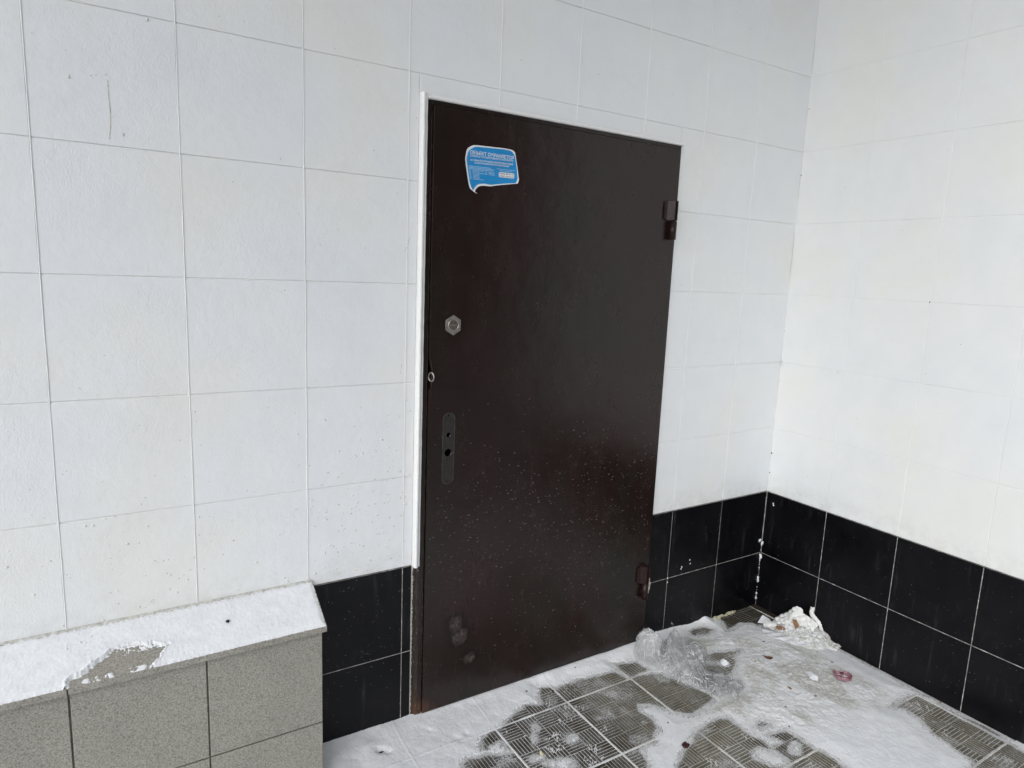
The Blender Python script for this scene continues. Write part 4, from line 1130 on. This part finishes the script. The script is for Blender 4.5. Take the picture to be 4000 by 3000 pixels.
# flat napkin stretched in front of the heap, raised end on the right
nap = [(-.1903, -.175, .008), (-.2000, -.2381, .008), (-.1813, -.2803, .009), (-.1688, -.3276, .010), (-.1450, -.360, .012), (-.112, -.372, .020), (-.085, -.362, .030), (-.078, -.335, .036), (-.1022, -.3221, .032), (-.1195, -.2922, .020), (-.1400, -.2500, .014), (-.155, -.2139, .012)]
o = fan_sheet('napkin', nap, (-.150, -.285, .016), M['paper'], .0024, 180, (-.2, 0, 1), 12, 6, .0012)
tag(o, 'long flat white paper napkin lying in front of the litter heap', 'napkin')
o = fan_sheet('napkin_flap', [(-.1450, -.360, .002), (-.112, -.372, .0195), (-.085, -.362, .029), (-.088, -.372, .004), (-.115, -.382, .002)], (-.110, -.3735, .010), M['paper'], .0008, 120, (-.4, -1, .3), 5, 4, .0006)
nf = o; nk = [ob for ob in bpy.data.objects if ob.name == 'napkin'][0]
nf.parent = nk; nf.location = Vector(nf.location) - Vector(nk.location)
# torn strip clinging to the side wall, S-shaped and fuzzy
spine = [(-.292, .122, .018), (-.292, .112, .020), (-.289, .100, .020), (-.294, .088, .024), (-.306, .078, .027), (-.322, .070, .025), (-.335, .060, .019), (-.343, .048, .016), (-.348, .038, .014), (-.350, .030, .010)]
mb = MB(); rowsv = []
for i in range(len(spine) - 1):
    (y0, z0, w0), (y1, z1, w1) = spine[i], spine[i + 1]
    for k in range(6):
        t = k / 6; y = y0 + (y1 - y0) * t; z = z0 + (z1 - z0) * t; w = w0 + (w1 - w0) * t
        dy, dz = y1 - y0, z1 - z0; l = math.hypot(dy, dz); ny, nz = -dz / l, dy / l
        row = []
        for s in (-1, -.6, -.2, .2, .6, 1):
            ww = w * .5 * s * (random.uniform(.82, 1.15) if abs(s) == 1 else 1)
            row.append((-.004 - .009 * (1 - s * s) - random.uniform(0, .0025), y + ny * ww, z + nz * ww + (random.uniform(-.003, .004) if i < 1 else 0)))
        rowsv.append(row)
mb.add([p for r in rowsv for p in r], [(i * 6 + k, i * 6 + k + 1, i * 6 + k + 7, i * 6 + k + 6) for i in range(len(rowsv) - 1) for k in range(5)], False)
o = mb.build('torn_strip', M['tissue'], None, (-.01, -.31, .07))
sm = o.modifiers.new('thick', 'SOLIDIFY'); sm.thickness = .003; sm.offset = -1
tag(o, 'torn fuzzy strip of white tissue clinging to the black side wall above the litter', 'tissue')
# folded paper scrap out on the snow
sz = snow_z(-.315, -.51)
mb = MB(); z_ = sz + .001
mb.add([(-.3058, -.4787, z_ + .002), (-.2960, -.4960, z_ + .009), (-.2917, -.5010, z_ + .006), (-.2992, -.5312, z_ + .004), (-.3080, -.5360, z_ + .013), (-.3171, -.5418, z_ + .002), (-.3250, -.5250, z_), (-.3305, -.5169, z_ + .002), (-.3150, -.4972, z_ + .003), (-.309, -.513, z_ + .009)],
       [(0, 1, 9, 8), (1, 2, 3, 4), (1, 4, 9), (9, 4, 5, 6), (9, 6, 7, 8)])
o = mb.build('paper_scrap', M['paper'], None, (-.31, -.51, z_)); sm = o.modifiers.new('thick', 'SOLIDIFY'); sm.thickness = .0006
tag(o, 'small creased white paper scrap lying on the snow beside the red wrapper', 'paper scrap')

# red candy wrapper: a twisted tray of film with a glossy rim, pale inside
M['red'] = simple('red_foil', (.22, .010, .018), .22, .2, nscale=150, var=.4, bump=.5)
M['pinkfilm'] = simple('pinkish_film', (.30, .15, .18), .18, nscale=260, var=.6, bump=.9)
wr = thing('candy_wrapper', 'red and pink candy wrapper lying on the snow by the side wall', 'wrapper', (-.205, -.57, snow_z(-.205, -.57) + .001))
wz = wr.location.z + .0035
ring = [(-.2061, -.5300), (-.203, -.541), (-.198, -.553), (-.190, -.562), (-.1800, -.5630), (-.1760, -.5720), (-.1785, -.5850), (-.1860, -.5970), (-.1950, -.6030), (-.2080, -.6010), (-.2211, -.5933), (-.2310, -.5800), (-.235, -.5707), (-.230, -.560), (-.2256, -.5502), (-.217, -.540)]
cxw, cyw = -.205, -.572
mb = MB(); n = len(ring); rows = []
for (s, h) in ((1.0, .010), (.93, .012), (.80, .0065), (.5, .0055), (.0, .008)):
    rows.append([(cxw + (x - cxw) * s, cyw + (y - cyw) * s, wz + h * (.5 + .7 * vnoise(np.array(k * .9), np.array(h * 400)).item()) + (.006 if k in (4, 5, 6, 7) and s > .9 else 0) + (random.uniform(-.0015, .0015) if s < .9 else 0)) for k, (x, y) in enumerate(ring)])
fl = [p for r in rows for p in r]
mb.add(fl[:2 * n] , [(k, (k + 1) % n, n + (k + 1) % n, n + k) for k in range(n) if k in (3, 4, 5, 6, 7, 8)])
mb.add([(x, y, wz - .0005) for (x, y) in ring] + rows[0], [(k, (k + 1) % n, n + (k + 1) % n, n + k) for k in range(n) if k in (3, 4, 5, 6, 7)])
mb.build('foil_rim', M['red'], wr)
mb = MB()
mb.add(fl, [(i * n + k, i * n + (k + 1) % n, (i + 1) * n + (k + 1) % n, (i + 1) * n + k) for i in range(4) for k in range(n) if not (i == 0 and k in (3, 4, 5, 6, 7, 8))])
mb.add([(x, y, wz - .0005) for (x, y) in ring] + rows[0], [(k, (k + 1) % n, n + (k + 1) % n, n + k) for k in range(n) if k not in (3, 4, 5, 6, 7)])
mb.build('film_tray', M['pinkfilm'], wr)
mb = MB()
for (a, b) in (((-.2180, -.5560), (-.2120, -.5680)), ((-.2015, -.5730), (-.1990, -.5880)), ((-.2130, -.5740), (-.2060, -.5850))):
    w = .0012; mb.add([(a[0] - w, a[1], wz + .008), (a[0] + w, a[1], wz + .009), (b[0] + w, b[1], wz + .0085), (b[0] - w, b[1], wz + .0078)], [(0, 3, 2, 1)])
mb.build('white_print', M['paper'], wr)
mb = MB(); mb.add([(-.1995, -.5545, wz + .010), (-.193, -.5650, wz + .013), (-.1965, -.5690, wz + .009), (-.203, -.558, wz + .008)], [(0, 3, 2, 1)]); mb.build('dark_fold', simple('dark_red_film', (.05, .006, .010), .3), wr)

# leaves
def leaf(name, pts, dz, mat, label, amp=.0015):
    c = (sum(p[0] for p in pts) / len(pts), sum(p[1] for p in pts) / len(pts))
    zz = [p[2] if len(p) > 2 else snow_z(p[0], p[1]) + dz for p in pts]
    o = fan_sheet(name, [(p[0], p[1], z) for p, z in zip(pts, zz)], (c[0], c[1], sum(zz) / len(zz) + .001), mat, amp, 260, (0, 0, 1), 5, 4, .0005)
    tag(o, label, 'leaf', 'dry leaves in the litter'); return o
leaf('dry_leaf', [(-.3535, -.3150), (-.3440, -.3300), (-.3330, -.3400), (-.3285, -.3480), (-.3384, -.3545), (-.3551, -.3525), (-.3590, -.3400), (-.3550, -.327)], .003, M['leaf'], 'dark brown curled leaf lying alone on the trodden snow')
leaf('dry_leaf', [(-.4513, -.5050), (-.4457, -.5145), (-.4490, -.5245), (-.4576, -.5210), (-.4560, -.512)], .003, M['leaf_pale'], 'tiny light brown leaf fragment on the snow left of the paper scrap', .0008)
leaf('dry_leaf', [(-.1400, -.2150, .030), (-.1250, -.2260, .034), (-.1180, -.2420, .034), (-.1260, -.2560, .028), (-.1390, -.2450, .026), (-.1450, -.228, .026)], 0, M['leaf_pale'], 'flat orange brown leaf wedged behind the long white napkin')
leaf('dry_leaf', [(-.088, -.2560, .072), (-.076, -.2680, .070), (-.078, -.2850, .055), (-.096, -.2960, .034), (-.101, -.2850, .042), (-.095, -.268, .058)], 0, M['leaf_pale'], 'upright orange brown leaf stuck in the middle of the litter heap')
# dark red bit on the bare tiles, pale pebble, white chunk
def nub(name, x, y, r, mat, label, cat, sc=(1, 1, .6), dz=0., group=None, rough=.5):
    mb = MB(); z = snow_z(x, y) + dz; lump(mb, (x, y, z + r * .3), r, sc, rough, 2); return tag(mb.build(name, mat, None, (x, y, z)), label, cat, group)
nub('dark_red_crumb', -1.027, -.545, .011, simple('dark_red_bit', (.035, .006, .008), .5), 'dark red bit of rubbish on the trodden tiles in the foreground', 'debris', (1.25, .8, .7))
nub('pebble', -1.4632, -.3458, .0075, simple('cream_stone', (.52, .48, .34), .7), 'cream coloured pebble on the bare ribbed tiles', 'pebble', (1, 1, .9))
nub('ice_chunk', -.535, -.275, .016, M['snow_plain'], 'chunky white ice lump on the bare tiles behind the plastic bag', 'ice', (1.2, .8, .7))
nub('pebble', -1.905, -.0985, .006, M['dark'], 'dark pebble in the hollow of the snow left of the door', 'pebble', (1.5, .7, .5), -.002)
nub('cigarette_end', -.010, -.8377, .0045, M['leaf_pale'], 'tiny tan crumb at the foot of the side wall', 'debris', (1.6, .6, .6))
specks = [(-0.421, -0.3356), (-0.4464, -0.3919), (-0.4538, -0.4202), (-0.382, -0.4638), (-0.3654, -0.4992), (-0.386, -0.5107), (-0.3883, -0.5391), (-0.5485, -0.5461), (-0.5624, -0.5791), (-0.4052, -0.5912), (-0.6684, -0.5694), (-0.7348, -0.6012), (-0.7797, -0.5897), (-0.6372, -0.6492), (-0.5944, -0.7568), (-0.1414, -0.4868), (-0.6301, -0.4557), (-0.5296, -0.524), (-0.6125, -0.5541), (-0.9962, -0.4321), (-1.3363, -0.0607), (-1.0949, -0.0331), (-1.2419, -0.0952), (-0.259, -0.2496), (-0.2565, -0.233), (-0.2979, -0.2842), (-0.2938, -0.145), (-0.1273, -0.4113), (-1.7332, -0.1716), (-.52, -.41), (-.50, -.47), (-.60, -.50), (-.34, -.60), (-.47, -.63), (-.55, -.68)]
big = {0: .0032, 8: .0045, 9: .005, 12: .003, 13: .0045, 15: .0055, 20: .0050, 21: .0035, 22: .0065, 19: .0045, 27: .003, 23: .005}
places = ['on the trodden snow right of the plastic bag', 'on the snow below the door', 'on the snow toward the side wall', 'on the foreground snow']
for i, (x, y) in enumerate(specks):
    r = big.get(i, random.uniform(.0013, .0024)); mb = MB()
    a = random.uniform(0, 3.14); z = snow_z(x, y); l = random.uniform(1.2, 2.2)
    b = bmesh.new(); bmesh.ops.create_icosphere(b, subdivisions=1, radius=r * .75)
    mb.add([(x + v.co.x * l * math.cos(a) - v.co.y * math.sin(a) * .8, y + v.co.x * l * math.sin(a) + v.co.y * math.cos(a) * .8, z + .0006 + v.co.z * .6) for v in b.verts], [tuple(v.index for v in f.verts) for f in b.faces]); b.free()
    pl_ = places[1] if x < -.95 and y > -.2 else places[2] if x > -.3 else places[3] if y < -.52 else places[0]
    own = {0: 'round black crumb just left of the lone dark brown leaf', 8: 'short black twig bit on the trodden snow left of the tiny brown leaf fragment',
           9: 'short dark twig bit on the snow in front of the creased paper scrap', 13: 'dark twig bit by the right edge of the bare tiles in front',
           15: 'dark chip close to the side wall behind the red wrapper', 20: 'dark seed on the snow halfway along the foot of the door',
           21: 'small dark crumb on the snow right up against the door foot', 22: 'black lump at the snow edge where a white tile joint runs out from the door',
           19: 'dark crumb on the tongue of snow between the two bare tile patches', 12: 'dark crumb at the top edge of the bare tiles in front',
           27: 'dark crumb beyond the right end of the white napkin', 23: 'brown crumb between the lone dark leaf and the white napkin'}
    if i in own: tag(mb.build('dirt_crumb', M['dark'] if i % 3 else M['leaf'], None, (x, y, z)), own[i], 'debris'); continue
    tag(mb.build('dirt_crumb', M['dark'] if i % 3 else M['leaf'], None, (x, y, z)), 'small dark crumb of dirt ' + pl_, 'debris', 'dark crumbs ' + pl_)

# ================================================================== PLASTIC BAG
def mat_film(name, diff, rough, gloss=.35):
    t = NT(name)
    tr = t.n.new('ShaderNodeBsdfTransparent'); tr.inputs[0].default_value = (1, 1, 1, 1)
    gl = t.n.new('ShaderNodeBsdfGlossy'); gl.inputs['Roughness'].default_value = rough; gl.inputs['Color'].default_value = (1, 1, 1, 1)
    df = t.n.new('ShaderNodeBsdfTranslucent'); df.inputs['Color'].default_value = (.92, .93, .95, 1)
    d2 = t.n.new('ShaderNodeBsdfDiffuse'); d2.inputs['Color'].default_value = (.92, .93, .95, 1)
    ms = t.n.new('ShaderNodeMixShader'); ms.inputs[0].default_value = .5
    t.l.new(df.outputs[0], ms.inputs[1]); t.l.new(d2.outputs[0], ms.inputs[2])
    fr = t.n.new('ShaderNodeFresnel'); fr.inputs['IOR'].default_value = 1.5
    m1 = t.n.new('ShaderNodeMixShader'); m1.inputs[0].default_value = diff
    t.l.new(tr.outputs[0], m1.inputs[1]); t.l.new(ms.outputs[0], m1.inputs[2])
    m2 = t.n.new('ShaderNodeMixShader')
    t.l.new(t.math('MULTIPLY', fr.outputs[0], gloss), m2.inputs[0]); t.l.new(m1.outputs[0], m2.inputs[1]); t.l.new(gl.outputs[0], m2.inputs[2])
    t.l.new(m2.outputs[0], t.n['Material Output'].inputs['Surface'])
    t.n.remove(t.b)
    return t.m
M['film'] = mat_film('clear_crumpled_film', .18, .08, .40)
M['crease_glint'] = mat_film('film_crease_glint', .75, .10, 1.2)
M['film2'] = mat_film('clear_film_fold', .20, .06, .45)
TAIL = [(-.745, -.27), (-.74, -.36), (-.7248, -.4130), (-.700, -.430), (-.6819, -.4695), (-.655, -.445), (-.6047, -.4225), (-.585, -.385), (-.600, -.345), (-.625, -.305), (-.648, -.25)]
def ridges(X, Y, seed, freq):
    r = np.random.default_rng(seed); s = 0; tot = 0
    wx = .018 * (fbm(X, Y, .05, 3, seed) - .5) * 2; wy = .018 * (fbm(X, Y, .05, 3, seed + 9.) - .5) * 2
    for k in range(7):
        a = r.uniform(0, math.pi); f = freq * r.uniform(.6, 2.2); ph = r.uniform(0, 1)
        t = ((X + wx) * math.cos(a) + (Y + wy) * math.sin(a)) * f + ph
        w = r.uniform(.5, 1) / (f / freq)
        s = s + w * (1 - 2 * np.abs((t % 1) - .5) * 2); tot += w
    return s / tot
st = .0020
gx = np.arange(-.87, -.47, st); gy = np.arange(-.49, -.02, st)
X, Y = np.meshgrid(gx, gy, indexing='ij')
lobes = [(-.773, -.098, .060, .060, .108, 2.4), (-.700, -.190, .105, .100, .056, 2.0), (-.640, -.105, .026, .028, .095, 1.4), (-.665, -.130, .06, .06, .056, 1.6), (-.735, -.270, .070, .080, .038, 1.8), (-.590, -.130, .080, .080, .026, 1.6), (-.64, -.20, .05, .06, .05, 2)]
def bag_height(k, seed):
    h = np.full(X.shape, -.02)
    for (cx, cy, rx, ry, hh, p) in lobes:
        d = np.sqrt(((X - cx) / (rx * k)) ** 2 + ((Y - cy) / (ry * k)) ** 2) + .12 * (fbm(X, Y, .035, 3, seed) - .5)
        h = np.maximum(h, np.where(d < 1, hh * k * np.clip(1 - d ** p, 0, 1) ** .5, -.02))
    dt = sdist(X + .012 * (fbm(X, Y, .03, 2, 2.) - .5), Y + .012 * (fbm(X, Y, .03, 2, 5.) - .5), TAIL)
    tail = np.where(dt < 0, .012 * k * sstep(0, -.02, dt) + .001, -.02)
    return np.maximum(h, tail)
bag = thing('plastic_bag', 'crumpled clear plastic bag lying in the snow at the right foot of the door', 'bag', (-.70, -.2, 0))
for li, (k, seed, am) in enumerate(((1.0, 3, .016), (.80, 8, .016))):
    h = bag_height(k, seed)
    inside = h > -.01
    wx = .02 * (fbm(X, Y, .05, 3, seed) - .5); wy = .02 * (fbm(X, Y, .05, 3, seed + 9.) - .5)
    cr = worley(X + wx, (Y + wy) * .7, .040, seed) * am * 1.1 + worley(X + wy, Y + wx, .019, seed + 3) * am * .45
    sc = np.clip(h / .03, .25, 1)
    Z = np.where(inside, h + (cr - am * .4) * sc + .004, .0)
    base, _, _ = snow_floor(X, Y)
    Z = np.maximum(Z, .0015 + np.maximum(base * .6, 0) + .0012 * li)
    me, _ = grid_mesh('film', X, Y, Z, inside)
    me.polygons.foreach_set('use_smooth', np.zeros(len(me.polygons), bool))
    o = link_mesh('outer_film' if li == 0 else 'inner_film', me, [M['film'], M['crease_glint']], bag)
    # sharp doubled creases: pale slivers put bright streak highlights onto the film
    bm = bmesh.new(); bm.from_mesh(me); off = -Vector(bag.location)
    def zat(x, y):
        i = int(round((x - gx[0]) / st)); j = int(round((y - gy[0]) / st))
        if 0 <= i < Z.shape[0] and 0 <= j < Z.shape[1] and inside[i, j]: return Z[i, j]
        return None
    cnt = 0; tries = 0
    while cnt < (330 if li == 0 else 120) and tries < 9000:
        tries += 1
        x = random.uniform(-.84, -.54); y = random.uniform(-.47, -.03)
        z = zat(x, y)
        if z is None or (z < .02 and random.random() < .5): continue
        a = math.atan2(y + .15, x + .67) + random.gauss(0, .7) + (1.2 if random.random() < .3 else 0)
        n_ = random.randint(3, 9); wdt = random.uniform(.0006, .0024); prev = None; ok = 0
        for k in range(n_):
            z = zat(x, y)
            if z is None: break
            s_ = wdt * math.sin(math.pi * (k + .4) / n_)
            nx, ny = -math.sin(a) * s_, math.cos(a) * s_
            za = zat(x + nx, y + ny) or z; zb_ = zat(x - nx, y - ny) or z
            row = [bm.verts.new(Vector((x + nx, y + ny, za + .0006)) + off), bm.verts.new(Vector((x, y, z + .0006 + s_ * 1.2)) + off), bm.verts.new(Vector((x - nx, y - ny, zb_ + .0006)) + off)]
            if prev:
                for q in range(2):
                    f = bm.faces.new((prev[q], prev[q + 1], row[q + 1], row[q])); f.material_index = 1
            prev = row; ok += 1
            a += random.gauss(0, .22); x += math.cos(a) * .0035; y += math.sin(a) * .0035
        if ok > 2: cnt += 1
    bm.to_mesh(me); bm.free()
# crossing folds of film inside and over the lobes
def film_patch(c, r, nrm, amp, freq, sq=1.0):
    nrm = Vector(nrm).normalized(); a = nrm.orthogonal().normalized(); b = nrm.cross(a)
    ph = random.uniform(0, 6.28); pts = []
    for k in range(9):
        t = ph + 2 * math.pi * k / 9; rr = r * random.uniform(.55, 1.15)
        p = Vector(c) + a * math.cos(t) * rr * sq + b * math.sin(t) * rr
        p.z = max(p.z, .006); p.y = min(p.y, -.022); pts.append(tuple(p))
    return fan_sheet('film_fold', pts, c, M['film2'], amp, freq, nrm, 9, 5, .0002, bag)
for (cx, cy, rx, ry, hh, p) in lobes + [(-.66, -.36, .06, .05, .016, 2), (-.63, -.40, .05, .04, .014, 2), (-.70, -.40, .04, .04, .014, 2)]:
    for _ in range(3 if hh > .03 else 2):
        x = cx + random.uniform(-.5, .5) * rx; y = cy + random.uniform(-.5, .5) * ry
        z = hh * random.uniform(.45, .95)
        nr = (random.gauss(0, .8), random.gauss(-.3, .8), random.gauss(.3, .6) if hh > .03 else 2)
        film_patch((x, y, z), min(rx, ry) * random.uniform(.45, .8) if hh > .03 else .03, nr, .010 if hh > .03 else .004, 110, random.uniform(.6, 1.3))
# pulled-out folds of film: thin twisted ribbons
def ribbon(_, pts, w, tw=0.0):
    mb = MB()
    rows = []
    for i in range(len(pts) - 1):
        a, b = Vector(pts[i]), Vector(pts[i + 1])
        for k in range(8):
            p = a.lerp(b, k / 8); d = (b - a).normalized(); s = d.cross(Vector((0, 0, 1))).normalized()
            ang = tw * (i + k / 8) ; s = s * math.cos(ang) + Vector((0, 0, 1)) * math.sin(ang) * .8
            ww = w * (.6 + .8 * vnoise(np.array(i * 3.1 + k * .7), np.array(w * 900)).item())
            rows.append((p - s * ww, p + Vector((0, 0, ww * .6)), p + s * ww))
    mb.add([q_ for r in rows for q_ in r], [(i * 3 + k, i * 3 + k + 1, i * 3 + k + 4, i * 3 + k + 3) for i in range(len(rows) - 1) for k in range(2)], True)
    mb.build('film_fold', M['film2'], bag)
ribbon(mb, [(-.700, -.262, .030), (-.722, -.320, .016), (-.730, -.370, .008), (-.735, -.400, .004)], .006, .8)
ribbon(mb, [(-.680, -.262, .030), (-.700, -.330, .014), (-.700, -.385, .008), (-.665, -.405, .006)], .005, 1.1)
ribbon(mb, [(-.645, -.235, .020), (-.632, -.285, .010), (-.600, -.320, .008), (-.560, -.355, .006)], .006, .5)
ribbon(mb, [(-.690, -.310, .012), (-.655, -.360, .010), (-.625, -.405, .007)], .006, 1.3)
ribbon(mb, [(-.660, -.440, .006), (-.630, -.432, .008), (-.605, -.424, .004)], .005, .9)
ribbon(mb, [(-.800, -.060, .095), (-.765, -.075, .112), (-.735, -.100, .085), (-.715, -.13, .060), (-.69, -.135, .082)], .007, 1.4)
ribbon(mb, [(-.645, -.100, .088), (-.648, -.098, .112), (-.655, -.090, .118)], .005, .6)
